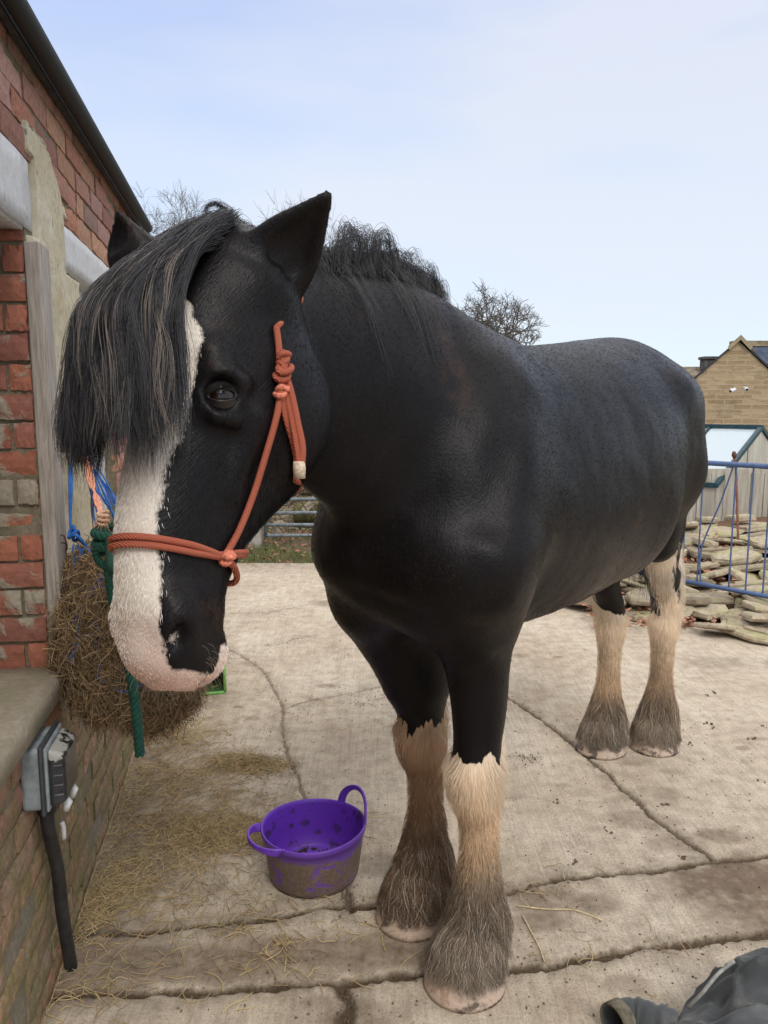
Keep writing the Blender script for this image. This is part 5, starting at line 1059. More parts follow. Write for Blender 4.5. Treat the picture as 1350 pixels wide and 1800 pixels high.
# ================================================================== BACKGROUND THINGS
def build_barrier():
    S = np.array([1.93, 6.02, .0]); d = np.array([.645, -.764, 0]); d /= np.linalg.norm(d); nrm = np.array([-d[1], d[0], 0]) * -1   # towards the camera side
    r = empty('crowd_barrier', tuple(S + d * 1.1)); O_ = np.array(r.location); tag(r, 'blue painted steel crowd barrier standing in front of the stone heap', 'barrier')
    t = NT('blue_paint'); c = t.coord(); f = t.noise(c, 30, 5, .7); m = t.fin(t.mix(t.ramp(t.noise(c, 60, 4, .8), [(.62, 0.0), (.7, .8)]), t.ramp(f, [(.3, (.045, .085, .20)), (.7, (.09, .15, .30))]), (.16, .10, .07)), .45, t.bump(f, .15, .002))
    z0, z1, L = .185, 1.075, 2.15; q = lambda s, z, n=0: S + d * s + HZ * z + nrm * n - O_
    mb = MB(); mb.tube(crs([q(.04, z0 + .03), q(0, z0 + .12), q(0, .6), q(0, z1 - .12), q(.04, z1 - .03), q(.14, z1), q(L - .14, z1), q(L - .04, z1 - .03), q(L, z1 - .12), q(L, .6), q(L, z0 + .12), q(L - .04, z0 + .03)], 6), .019, 14); mb.tube([q(.03, z0), q(L - .03, z0)], .017, 12); mb.build('frame', m, r, True)
    n = 17
    for k in range(n):
        s = .12 + (L - .24) * k / (n - 1); b = (0.0, 0.0)
        if k == 5: b = (.10, -.02)
        mb = MB(); mb.tube(crs([q(s - b[0] * .9, z0), q(s - b[0], .45), q(s + b[0] * .2, .8), q(s + b[0], z1)], 5), .0062, 8); mb.build('bar', m, r, True)
    for s in (.42, 1.22):
        mb = MB(); mb.tube(crs([q(s, z0), q(s, z0 - .03, .04), q(s, .02, .27)], 6), .017, 12); mb.tube(crs([q(s, z0), q(s, z0 - .03, -.04), q(s, .02, -.27)], 6), .017, 12); mb.build('foot', m, r, True)
def stone_mat():
    t = NT('mossy_gritstone'); c = t.coord(); f = t.noise(c, 25, 6, .7); g = t.noise(c, 4.5, 5, .6); a = t.attr('tone'); nz = t.n('SeparateXYZ'); t.L.new(t.n('NewGeometry').outputs['Normal'], nz.inputs[0])
    col = t.ramp(f, [(.3, (.24, .19, .13)), (.55, (.44, .365, .265)), (.75, (.56, .49, .38))]); up = t.math('MULTIPLY', t.ramp(nz.outputs[2], [(.2, .25), (.8, 1.0)]), t.ramp(g, [(.42, 0.0), (.66, .8)]))
    col = t.mix(up, col, t.ramp(f, [(.3, (.19, .20, .06)), (.7, (.40, .40, .17))])); col = t.mix(t.math('MULTIPLY', a, .5), col, (.13, .10, .075))
    return t.fin(col, .92, t.bump(f, .8, .012))
STM = {}
def stone(x, y, z, sx, sy, sz, rz, tilt=(0, 0), name='flat_stone', lab=None, grp=None, seed=0, parent=None):
    n = 7; rg = np.random.default_rng(seed + 1000); k = rg.integers(5, 8); th = np.sort(rg.random(k) * .5 + np.arange(k)) / k * 2 * np.pi; rr = .42 + .12 * rg.random(k)
    px, py = rr * np.cos(th), rr * np.sin(th); ring = []
    for (zz, s) in ((-.5, .90), (-.40, .99), (.05, 1.02), (.5, .96)):
        ring.append(np.stack([px * s + rg.normal(0, .012, k), py * s + rg.normal(0, .012, k), np.full(k, zz) + rg.normal(0, .05, k)], 1))
    ring.insert(0, np.stack([px * .3, py * .3, np.full(k, -.5)], 1)); ring.append(np.stack([px * .35, py * .35, np.full(k, .5) + rg.normal(0, .05, k)], 1)); V = np.concatenate(ring) * np.array([sx, sy, sz]); R = len(ring)
    F = [(i * k + j, i * k + (j + 1) % k, (i + 1) * k + (j + 1) % k, (i + 1) * k + j) for i in range(R - 1) for j in range(k)] + [tuple(range(k))[::-1], tuple((R - 1) * k + j for j in range(k))]
    me = bpy.data.meshes.new(name); me.from_pydata(V.tolist(), [], F); me.materials.append(STM['m']); at = me.attributes.new('tone', 'FLOAT', 'POINT'); at.data.foreach_set('value', np.full(len(V), rg.random() ** 2, np.float32))
    o = bpy.data.objects.new(name, me); link(o, parent); o.location = (x, y, z); o.rotation_euler = (tilt[0], tilt[1], rz); b = o.modifiers.new('b', 'BEVEL'); b.width = sz * .06; b.segments = 1
    if lab: tag(o, lab, 'stone', grp)
    return o
def build_stones():
    STM['m'] = stone_mat(); rg = np.random.default_rng(5)
    grp = 'flat stones heaped behind the barrier'
    # heap surface height over the ground: rises away from the camera
    A = np.array([2.12, 5.28]); 
    def hh(x, y): return .20 * sst(4.9, 7.6, y + .25 * (x - 2)) + .10 * sst(3.2, 4.6, x)
    n = 0
    for row, (Y0, cnt) in enumerate([(4.95, 10), (5.2, 12), (5.5, 13), (5.8, 15), (6.1, 15), (6.4, 16), (6.75, 16), (7.1, 16), (7.5, 15), (7.9, 14)]):
        for k in range(cnt):
            x = 1.42 + .16 * abs(row - 2) * .2 + k * (.235 + .012 * row) + rg.normal(0, .05); y = Y0 + rg.normal(0, .07) - .12 * (x - 2.0)
            if row < 2 and x < 2.1 - .2 * row: continue
            s = rg.uniform(.28, .62); lab = ('broad ' if s > .45 else 'small ') + 'flat mossy gritstone slab ' + ['in the front edge of the heap, before the blue barrier', 'in the middle of the heap, low behind the blue barrier', 'near the top of the heap, below the board fence'][0 if row < 3 else 1 if row < 7 else 2]; z = hh(x, y) + .03 + rg.uniform(0, .03)
            stone(x, y, z, s, s * rg.uniform(.6, .9), rg.uniform(.028, .06), rg.uniform(0, 6.3), (rg.normal(.08, .14), rg.normal(0, .13)), lab=lab, grp=grp, seed=n); n += 1
            if rg.random() < .4: stone(x + rg.normal(0, .08), y + .08, z + .075, s * .7, s * .5, rg.uniform(.035, .06), rg.uniform(0, 6.3), (rg.normal(.05, .12), rg.normal(0, .12)), lab=lab.replace('flat mossy', 'thin upper'), grp=grp, seed=n + 500); n += 1
    # one long slab and one big foreground slab that stand out
    g = G(1320, 1112); stone(g[0] + .12, g[1] + .12, .05, .62, .42, .07, .5, (.05, -.05), lab='largest pale flat slab at the front edge of the heap beside the barrier foot', seed=901)
    g = G(1205, 1082); stone(g[0] - .02, g[1] + .1, .055, .42, .30, .11, 1.9, (.03, .02), lab='thick greenish block at the left front corner of the stone heap', seed=905)
    # earth body carrying the heap
    xs = np.linspace(1.2, 6.5, 60); ys = np.linspace(4.7, 9.5, 60); X, Y = np.meshgrid(xs, ys, indexing='ij'); Z = hh(X, Y) * sst(1.25, 1.9, X) - .02 + .03 * fbm(np.stack([X, Y], -1), 3, 3, 1) - .5 * sst(8.4, 9.4, Y); Z[0] = Z[-1] = -.1; Z[:, 0] = -.1; Z = np.where((Y + .25 * (X - 2) < 5.0), -.05, Z)
    i = np.arange(59)[:, None] * 60 + np.arange(59)[None]; F = np.stack([i, i + 60, i + 61, i + 1], -1).reshape(-1, 4); t = NT('leafy_soil'); c = t.coord(); f = t.noise(c, 60, 5, .8)
    tag(mesh_np('earth_bank', np.stack([X, Y, Z], -1).reshape(-1, 3), F, None, t.fin(t.ramp(f, [(.3, (.05, .03, .02)), (.5, (.16, .085, .05)), (.62, (.30, .15, .09)), (.7, (.12, .11, .04))]), .95, t.bump(f, .9, .02))), kind='structure')
    # ruined dry-stone wall stub behind the horse's hind quarters
    w = empty('dry_stone_wall', (2.45, 7.9, .3)); O_ = np.array(w.location); tag(w, 'ruined dry stone wall end with thin weathered courses behind the barrier', 'stone wall'); z = .25; k = 0
    while z < .80:
        h = rg.uniform(.045, .085); x = 1.55
        while x < 2.55 - .12 * rg.random() - .1 * (z - .3):
            sx = rg.uniform(.16, .34); o = stone(x + sx / 2 - O_[0], 7.9 + rg.normal(0, .02) - O_[1], z + h / 2 - O_[2], sx * 1.12, .42, h, rg.normal(0, .06), (0, 0), name='stone', seed=2000 + k, parent=w); x += sx; k += 1
        z += h * .96
    # fallen leaves along the edge
    P_ = []; F_ = []; n = 0; 
    for _ in range(5200):
        if rg.random() < .45: x, y = rg.uniform(1.4, 3.2), rg.uniform(4.9, 8.2); z = float(hh(x, y)) + .02 + .05 * rg.random()
        else:
            x, y = rg.uniform(-3.5, 3), rg.uniform(7.0, 11) ; z = .0 + float(terr_h(np.array(x), np.array(y))) + .05 + .02 * rg.random()
            if rg.random() < .5 and y < 7.6: continue
        R = np.linalg.qr(rg.normal(0, 1, (3, 3)) * np.array([1, 1, .6]))[0]; s = rg.uniform(.02, .045); q = np.array([[-1, 0, 0], [-.2, .5, .12], [.9, .15, 0], [.1, -.5, .1]]) * s
        P_.append(q @ R.T * np.array([1, 1, .5]) + [x, y, z]); F_.append([n, n + 1, n + 2, n + 3]); n += 4
    t = NT('fallen_leaf'); oi = t.n('NewGeometry'); rp = t.noise(t.coord(), 22, 2); tag(mesh_np('leaf_litter', np.concatenate(P_), np.array(F_), None, t.fin(t.ramp(rp, [(.3, (.17, .07, .04)), (.5, (.33, .15, .085)), (.7, (.46, .26, .15))]), .8), None, False), 'reddish brown fallen leaves on the soil beyond the concrete', 'leaves', kind='stuff')
    hs = []; 
    for _ in range(9000):
        x, y = rg.uniform(-3, 2.6), 7.25 + abs(rg.normal(0, .8)); 
        if vnoise(np.array([x, y]), 1.6, 3) < .45: continue
        z = float(terr_h(np.array(x), np.array(y))) + .0; L = rg.uniform(.03, .09); a = rg.random() * 6.28; hs.append([[x, y, z], [x + .2 * L * math.cos(a), y + .2 * L * math.sin(a), z + L * .7], [x + .6 * L * math.cos(a), y + .6 * L * math.sin(a), z + L]])
    hs = np.array(hs); tag(hair('grass', hs, np.full(len(hs), .0018), hair_mat('grass_blade', .7, .1), None, .3, {'col': np.array([.13, .135, .055])[None] * RNG.uniform(.5, 1.6, (len(hs), 1))}), 'short patchy grass on the muddy verge by the field gate', 'grass', kind='stuff')
def build_gate():
    r = empty('field_gate', (.3, 8.0, 0)); O_ = np.array(r.location); tag(r, 'galvanised steel field gate with horizontal bars at the end of the yard', 'gate'); m = simple('galvanised', (.30, .335, .35), .5, .25, 25, metallic=.45, bump=.2)
    x0, x1 = -1.27, 2.1; yy = lambda x: 8.15 - .06 * (x + 1.27); zz = lambda x: .0 + .012 * (x + 1.27)
    for k, z in enumerate((.10, .215, .345, .49, .67, .87, 1.08)):
        mb = MB(); mb.tube([[x0, yy(x0), z + zz(x0)] - O_, [x1, yy(x1), z + zz(x1)] - O_], .0185 if k < 6 else .024, 12); mb.build('bar', m, r, True)
    for x in (x0, .42, x1): mb = MB(); mb.tube([[x, yy(x), .08] - O_, [x, yy(x), 1.10] - O_], .021, 12); mb.build('upright', m, r, True)
    mb = MB(); mb.bar(np.array([x0, yy(x0) + .022, 1.05]) - O_, np.array([.42, yy(.42) + .022, .12]) - O_, .012, .04, up=(0, 1, 0)); mb.build('brace', m, r)
    p = empty('gate_post', (-1.40, 8.2, 0)); tag(p, 'grey weathered timber gate post at the hinge end of the field gate', 'gate post')
    mb = MB(); mb.box((0, 0, .62), (.17, .17, 1.35), jit=.004); mb.build('post', WOODM[0], p, bevel=.012); mb = MB(); mb.tube([(.08, -.02, .22), (.13, -.03, .22)], .012, 8); mb.tube([(.08, -.02, .95), (.13, -.03, .95)], .012, 8); mb.build('hinge', RUST, p, True)
    # debris behind the gate
    mossy = NT('mossy_bark'); c = mossy.coord(scale=(1, 1, 1)); f = mossy.noise(c, 22, 5, .7); mossy = mossy.fin(mossy.ramp(f, [(.3, (.05, .04, .02)), (.5, (.13, .12, .045)), (.7, (.22, .21, .09))]), .95, mossy.bump(f, .9, .02))
    for i, (a, b, rad, lab) in enumerate((((-1.05, 9.05, .22), (-.05, 8.85, .18), .13, 'thick mossy log lying behind the field gate, lowest of the pile'), ((-1.25, 9.3, .50), (-.25, 9.2, .44), .11, 'mossy log resting on top of the log pile behind the gate'))):
        mb = MB(); pts = crs([np.array(a), (np.array(a) + b) / 2 + [0, .02, .02], np.array(b)], 6) - np.array(a); mb.tube(pts, np.linspace(rad, rad * .85, len(pts)), 14); o = mb.build('log', mossy, None, True); o.location = a; tag(o, lab, 'log', 'logs piled behind the gate')
    pw = simple('pale_board', (.62, .56, .46), .8, .15, 8, bump=.3, bd=.004)
    for i, (c_, sz, rot, lab) in enumerate((((-.62, 8.75, .60), (.07, .03, .95), (.25, .75, 0), 'pale timber batten leaning left against the logs behind the gate'), ((-.42, 8.8, .52), (.06, .03, .8), (.3, .55, .2), 'second shorter pale batten leaning against the logs'), ((-.12, 8.75, .42), (.36, .03, .42), (.25, .15, .1), 'pale square board propped behind the gate'), ((.12, 8.35, .48), (.075, .03, .62), (.05, -.04, 0), 'white painted plank standing upright close behind the gate'))):
        mb = MB(); mb.box((0, 0, 0), sz, jit=.002); o = mb.build('board', WHITEM[0] if i == 3 else pw, None, bevel=.003); o.location = c_; o.rotation_euler = rot; tag(o, lab, 'board')
    rg = np.random.default_rng(77)
    for k in range(16):
        x = rg.uniform(-1.4, .5); y = rg.uniform(9.0, 10.4); stone(x, y, -.03 + .5 * (y - 8.9) * .4, rg.uniform(.25, .5), rg.uniform(.2, .35), rg.uniform(.1, .22), rg.random() * 6, (0, 0), lab='rough mossy stone in the rubble bank beyond the field gate', grp='stones in the bank beyond the gate', seed=3000 + k)
    br = []; 
    for _ in range(500):
        x, y = rg.uniform(-1.6, .8), rg.uniform(8.6, 10.0); a = rg.normal(0, 1, 3) * [1, .6, .5] + [0, 0, .3]; a /= np.linalg.norm(a); L = rg.uniform(.2, .7); p0 = np.array([x, y, rg.uniform(.0, .55)]); br.append([p0, p0 + a * L * .5 + rg.normal(0, .03, 3), p0 + a * L])
    tag(hair('brushwood', np.array(br), np.random.default_rng(3).uniform(.003, .008, 500), hair_mat('twig', .9, .1), None, .4, {'col': np.array([.17, .12, .085])[None] * RNG.uniform(.5, 1.5, (500, 1))}), 'tangled dead brushwood and twigs heaped behind the gate', 'brushwood', kind='stuff')
def build_greenhouse():
    gm = simple('green_aluminium', (.012, .052, .066), .45, .2, 30, bump=.1); t = NT('sky_pale_glazing'); t.fin((.62, .72, .78), .06, None, Alpha=.62, Specular__IOR__Level=1.0); t.m.use_screen_refraction = False; gl = t.m  # roof glass: whitish sky reflection put into its base colour
    t = NT('milky_panel'); c = t.coord(scale=(6, 1, .6)); f = t.noise(c, 3, 4, .6); pan = t.fin(t.ramp(f, [(.3, (.36, .33, .26)), (.7, (.60, .58, .50))]), .5, None)
    # ridge runs left to right; the near gable end faces the camera on the right
    R1 = P(1338, 751, 9.0); zb = -.75; w = .95; r = empty('greenhouse', (R1[0], R1[1], zb)); O_ = np.array(r.location); tag(r, 'small greenhouse with dark green frame, sloping glass roof and milky side panels', 'greenhouse')
    ex = np.array([-.69, .72, 0]); ex /= np.linalg.norm(ex); ey = np.array([-ex[1], ex[0], 0]); ey = ey if ey[1] < 0 else -ey     # ey : towards the camera-left eave
    zr = R1[2] - zb; ze = zr - .60; L = 2.4; w = 1.15; q = lambda a, b, z: ex * a + ey * b + HZ * z
    def bar(nm, a, b, w_=.035): mb = MB(); mb.bar(a, b, w_, w_); return mb.build(nm, gm, r)
    bar('ridge', q(-.02, 0, zr), q(L, 0, zr), .05)
    for s in (1, -1):
        bar('eave', q(-.02, w * s, ze), q(L, w * s, ze), .05)
        for a in (0, .6, 1.2, 1.8, 2.4): bar('rafter', q(a, 0, zr - .004), q(a, w * s, ze + .004), .045 if a in (0, 2.4) else .026); bar('stud', q(a, w * s, 0), q(a, w * s, ze - .02), .03)
        for a in (0, .6, 1.2, 1.8):
            mb = MB(); mb.add(np.array([q(a + .02, .03 * s, zr - .03), q(a + .58, .03 * s, zr - .03), q(a + .58, (w - .02) * s, ze - .0), q(a + .02, (w - .02) * s, ze - .0), q(a + .02, .03 * s, zr - .036), q(a + .58, .03 * s, zr - .036), q(a + .58, (w - .02) * s, ze - .006), q(a + .02, (w - .02) * s, ze - .006)]), [(0, 1, 2, 3), (7, 6, 5, 4), (0, 4, 5, 1), (2, 6, 7, 3)]); mb.build('roof_pane', gl, r)
            mb = MB(); mb.box(q(a + .3, w * s, ze / 2), (.56, .006, ze - .05), np.stack([ex, ey, HZ], 1)); mb.build('side_panel', pan, r)
    for a in (0, L):
        for b in (-.35, .35): bar('stud', q(a, b, 0), q(a, b, zr - .60 * abs(b) / w - .02), .028)
        for (b0, b1) in ((-.92, -.37), (-.33, .33), (.37, .92)):
            g = lambda b: zr - .60 * abs(b) / w - .035; pts = [(b0, .02), (b1, .02), (b1, g(b1))] + ([(0, g(0))] if b0 < 0 < b1 else []) + [(b0, g(b0))]; mb = MB(); mb.prism(pts, q(a, 0, 0), ey, HZ, ex, .006); mb.build('end_panel', pan, r)
    # post and rail fence boards at its foot, on the uphill side
    f = empty('panel_fence', (3.3, 8.35, .2)); O_ = np.array(f.location); tag(f, 'low fence of pale weathered upright boards behind the stone heap', 'fence'); pm = NT('stained_board'); c = pm.coord(scale=(8, 8, .8)); n_ = pm.noise(c, 3, 5, .7); pm = pm.fin(pm.ramp(n_, [(.3, (.26, .23, .17)), (.6, (.46, .43, .36)), (.75, (.56, .54, .48))]), .85, pm.bump(n_, .3, .004))
    for k in range(17):
        mb = MB(); x = 2.62 + .145 * k; mb.box((x - O_[0], 8.35 + .002 * (k % 3) - O_[1], .34 - O_[2] + .01 * math.sin(k * 2.3)), (.138, .02, .86), jit=.002); mb.build('board', pm, f)
    mb = MB(); mb.box((3.78 - O_[0], 8.33 - O_[1] + .045, .775 - O_[2]), (2.6, .06, .05)); mb.build('rail', pm, f)
    ra = empty('rake', tuple(P(1292, 950, 6.9))); O_ = np.array(ra.location); tag(ra, 'rusty brown tool handle standing upright in the stones behind the barrier', 'tool handle')
    mb = MB(); mb.tube(crs([P(1298, 958, 6.9), P(1296, 900, 6.93), P(1294, 840, 6.96), P(1292, 806, 7.0)], 5) - O_, .011, 8); mb.build('handle', simple('red_brown_wood', (.20, .07, .04), .7, .3, 30), ra, True); mb = MB(); mb.tube([P(1291, 806, 7.0) - O_, P(1290.5, 800, 7.0) - O_, P(1290, 794, 7.01) - O_], [.012, .024, .014], 8); mb.build('grip', RUST, ra, True)
def build_house():
    D = 26.0; ap = P(1299, 600, D); e1 = P(1217, 673, D); zb = -2.6; hw = ap[0] - e1[0]; slope = (ap[2] - e1[2]) / hw; Y0 = ap[1]; half = hw * 1.55
    r = empty('stone_house', (ap[0], Y0, zb)); O_ = np.array(r.location); tag(r, 'honey coloured stone house with steep gable, dark roof edge and two security cameras', 'house')
    t = NT('coursed_stone'); c = t.coord(); br = t.n('TexBrick', Scale=1.0, _offset=.5); br.inputs['Mortar Size'].default_value = .02; br.inputs['Brick Width'].default_value = .62; br.inputs['Row Height'].default_value = .165; br.inputs['Color1'].default_value = (.31, .215, .12, 1); br.inputs['Color2'].default_value = (.44, .325, .20, 1); br.inputs['Mortar'].default_value = (.42, .34, .23, 1); br.inputs['Bias'].default_value = 0.0
    mp = t.n('Mapping'); mp.inputs['Rotation'].default_value = (math.pi / 2, 0, 0); ns = t.noise(c, 2.2, 3, .6, out='Color'); ad = t.n('MixRGB', _blend_type='ADD'); ad.inputs[0].default_value = .09; t.L.new(c, ad.inputs[1]); t.L.new(ns, ad.inputs[2]); t.L.new(ad.outputs[0], mp.inputs[0]); t.L.new(mp.outputs[0], br.inputs['Vector'])
    f = t.noise(t.coord(scale=(1, 1, 3.5)), 3.2, 5, .7); col = t.mix(.6, br.outputs['Color'], t.ramp(f, [(.32, (.42, .36, .30)), (.45, (1, 1, 1)), (.7, (1.2, 1.15, 1.1))]), 'MULTIPLY'); m = t.fin(col, .92, t.bump(t.math('ADD', f, br.outputs['Fac']), .6, .05))
    zt = ap[2] - zb; g = lambda x: zt - abs(x) * slope
    dp = np.array([.46, .89, 0]); Dw = 3.2     # the wing runs back along this direction into the main range
    mb = MB(); mb.prism([(-half, 0), (half, 0), (half, g(half)), (0, zt), (-half, g(half))], (0, 0, 0), (1, 0, 0), HZ, dp, Dw); mb.build('wall', m, r)
    rm = simple('stone_slates', (.15, .15, .155), .7, .35, 1.5, bump=.4, bd=.05); dk_ = simple('verge_dark', (.03, .03, .035), .7); ang = math.atan(slope)
    for s in (-1, 1):
        a0 = np.array([0, -.06, zt + .02]); a1 = np.array([s * (half + .2), -.06, g(half + .2) + .02]); dv = dp * (Dw + .1); up = np.array([s * math.sin(ang), 0, math.cos(ang)]) * .06; mb = MB()
        mb.add(np.array([a0, a1, a1 + dv, a0 + dv, a0 + up, a1 + up, a1 + dv + up, a0 + dv + up]), [(0, 1, 2, 3)[::-1], (4, 5, 6, 7), (0, 4, 5, 1), (1, 5, 6, 2), (2, 6, 7, 3), (3, 7, 4, 0)]); mb.build('roof', dk_, r)
    # main range: ridge parallel to the picture, starting at the wing's ridge
    W2 = 3.0; x0_, L2 = dp[0] * W2 * .9 + .1, 8.0; y1 = dp[1] * W2; mb = MB(); mb.prism([(y1 - W2 * .55, 0), (y1 + W2, 0), (y1 + W2, zt - W2 * .8), (y1, zt - .12), (y1 - W2 * .55, zt - W2 * .55 * .8 - .12)], (x0_, 0, 0), (0, 1, 0), HZ, (1, 0, 0), L2); mb.build('wall', m, r)
    mb = MB(); a_ = np.array([x0_ - .15, y1, zt + .02]); f_ = np.array([0, -W2 * .9, -W2 * .72]); e_ = np.array([L2 + .3, 0, 0]); u_ = np.array([0, -.05, .06]); mb.add(np.array([a_, a_ + f_, a_ + f_ + e_, a_ + e_, a_ + u_, a_ + f_ + u_, a_ + f_ + e_ + u_, a_ + e_ + u_]), [(0, 1, 2, 3), (7, 6, 5, 4), (0, 4, 5, 1), (1, 5, 6, 2), (2, 6, 7, 3), (3, 7, 4, 0)]); rf = mb.build('roof', rm, r)
    nn = np.cross([1.0, 0, 0], f_); nn /= np.linalg.norm(nn); nn = nn if nn[2] > 0 else -nn; fd = f_ / np.linalg.norm(f_)
    mb = MB(); [mb.box(a_ + fd * .75 + np.array([.9 + k * 1.3, 0, 0]) + nn * .12, (1.22, 1.0, .04), np.stack([[1, 0, 0], fd, nn], 1)) for k in range(4)]; mb.build('solar_panel', simple('solar_glass', (.05, .07, .11), .6, .3, 2, spec=.2), rf)
    mb = MB(); mb.box(a_ + np.array([L2 / 2, .0, .10]), (L2 + .5, .42, .20)); mb.prism([(-.42, -.26), (.0, .13), (.42, -.26), (.36, -.38), (0, -.03), (-.36, -.38)], (0, -.12, zt + .08), (1, 0, 0), HZ, dp, Dw + .3); mb.build('ridge_cap', simple('ridge_stone', (.27, .22, .14), .9, .3, 3, bump=.4, bd=.03), r)
    # chimney and the lower range to the left
    cx = P(1255, 640, D + 2) - O_; mb = MB(); mb.box((cx[0], 2.4, cx[2] - .55), (.46, .5, 1.5)); mb.box((cx[0], 2.4, cx[2] + .24), (.56, .6, .10)); mb.build('chimney', simple('chimney_stone', (.09, .085, .08), .9, .3, 4), r, bevel=.01)
    lw = empty('stone_range', (P(1195, 680, 29)[0], P(1195, 680, 29)[1], -2.6)); O2 = np.array(lw.location); tag(lw, 'lower stone range with brown slate roof left of the gabled house', 'outbuilding'); zt2 = P(1205, 647, 30)[2] + 2.6; mb = MB(); mb.box((0, 0, (zt2 - .9) / 2), (5.0, 3.0, zt2 - .9)); mb.build('wall', m, lw); mb = MB(); mb.prism([(-1.7, zt2 - .95), (1.7, zt2 - .95), (0, zt2)], (-2.6, 0, 0), (0, 1, 0), HZ, (1, 0, 0), 5.2); mb.build('roof', simple('brown_slates', (.19, .155, .11), .85, .3, 5, bump=.5, bd=.04), lw)
    wp_ = simple('camera_white', (.75, .76, .78), .35, .05); bk = simple('camera_black', (.02, .02, .02), .2)
    for k, (x, y, lab, dr) in enumerate(((1288, 686, 'white security camera pointing left on the stone gable', (-.8, -.5, -.25)), (1311, 683.5, 'white dome security camera facing the yard, right hand one on the stone gable', (-.1, -1, -.2)))):
        c0 = P(x, y, D - .28); o = empty('security_camera', tuple(c0)); tag(o, lab, 'camera', 'security cameras on the stone gable'); d_ = np.array(dr); d_ /= np.linalg.norm(d_); mb = MB(); mb.tube([-d_ * .12, d_ * .10, d_ * .12], [.062, .062, .055], 16); mb.build('housing', wp_, o, True); mb = MB(); mb.tube([d_ * .115, d_ * .135], .042, 16); mb.build('lens', bk, o, True); mb = MB(); mb.tube([(0, 0, 0), (.0, .14, .05), (.0, .27, .03)], .022, 8); mb.build('bracket', wp_, o, True)
def build_tree(name, base, H, spread, lab, seed, levels=6, r0=.22, trunkf=.28, tw=1.0, par=None, fork=3, top=None):
    rg = np.random.default_rng(seed); root = empty(name, tuple(base)); tag(root, lab, 'tree', par); trunk, lim = MB(), []
    tm = simple('bark_' + str(seed), (.085, .078, .062), .95, .3, 6, bump=.6, bd=.03)
    S = []; R = []
    def grow(p, d, L, r, lv):
        n = 5; pts = [p]; q = p.copy(); dd = d.copy()
        for k in range(n - 1): dd = dd + rg.normal(0, .22, 3) + np.array([0, 0, .05]); dd /= np.linalg.norm(dd); q = q + dd * L / (n - 1); pts.append(q.copy())
        pts = np.array(pts)
        if lv <= 2: trunk.tube(crs(pts, 3), np.linspace(r, r * .66, (n - 1) * 3 + 1), 8)
        else: lim.append((pts, r))
        if lv >= levels: return
        nb = fork if lv < 2 else (3 if rg.random() < .55 else 2)
        if lv >= levels - 2: nb += 2
        for k in range(nb):
            az = 2 * math.pi * (k + rg.random() * .7) / nb; sp = rg.uniform(.42, .95) if lv > 0 else rg.uniform(.5, 1.0); a = np.cross(dd, [0.31, .2, .9]); a /= np.linalg.norm(a); b = np.cross(dd, a)
            nd = dd * math.cos(sp) + (a * math.cos(az) + b * math.sin(az)) * math.sin(sp) * spread; nd /= np.linalg.norm(nd); st = pts[-1] if k < 2 else pts[rg.integers(2, n)]
            grow(st, nd, L * rg.uniform(.62, .86), r * .62, lv + 1)
    grow(np.zeros(3), np.array([.03, 0, 1.0]), H * trunkf, r0, 0)
    trunk.build('trunk', tm, root, True)
    if lim:
        P_ = np.array([a for a, _ in lim]); r_ = np.array([b for _, b in lim]); hair('twigs', P_, np.maximum(r_ * .8, .006 * tw), hair_mat('twig_bark_' + str(seed), .95, .05), root, .55, {'col': np.tile([.11, .098, .085], (len(P_), 1))}).name = 'crown'
        if top: zm = np.percentile(P_[..., 2], 99.7); xm = np.median(P_[..., 0]); s = (top[2] - base[2]) / zm; root.scale = (s * top[3], s * top[3], s); root.location.x = top[0] - xm * s * top[3]
    return root
def build_trees():
    b = P(868, 700, 62); build_tree('round_tree', (b[0] - 2.6, b[1], -1.5), 9.4, 1.15, 'round crowned bare tree standing beyond the back of the horse', 21, levels=7, r0=.26, trunkf=.24, tw=1.2, fork=4, top=(P(848, 510, 62)[0], 0, P(866, 510, 62)[2], 1.0))
    for i, (x, top, D, H, sd, lab) in enumerate(((272, 322, 40, 0, 31, 'bare tree top showing beside the barn roof end'), (395, 350, 48, 0, 33, 'tall thin bare tree crown just behind the poll of the horse'), (455, 375, 52, 0, 35, 'bare tree crown between the forelock and the left ear'), (590, 392, 50, 0, 37, 'bare tree crown showing behind the crest of the neck'), (520, 395, 55, 0, 39, 'small bare tree crown behind the raised ear'))):
        tp = P(x, top, D); build_tree('bare_tree', (tp[0], tp[1], -1.7), (tp[2] + 1.7) * .80, .80, lab, sd, levels=7, r0=.16, trunkf=.34, tw=1.0, par='bare trees beyond the barn', top=(tp[0], 0, tp[2], .9))
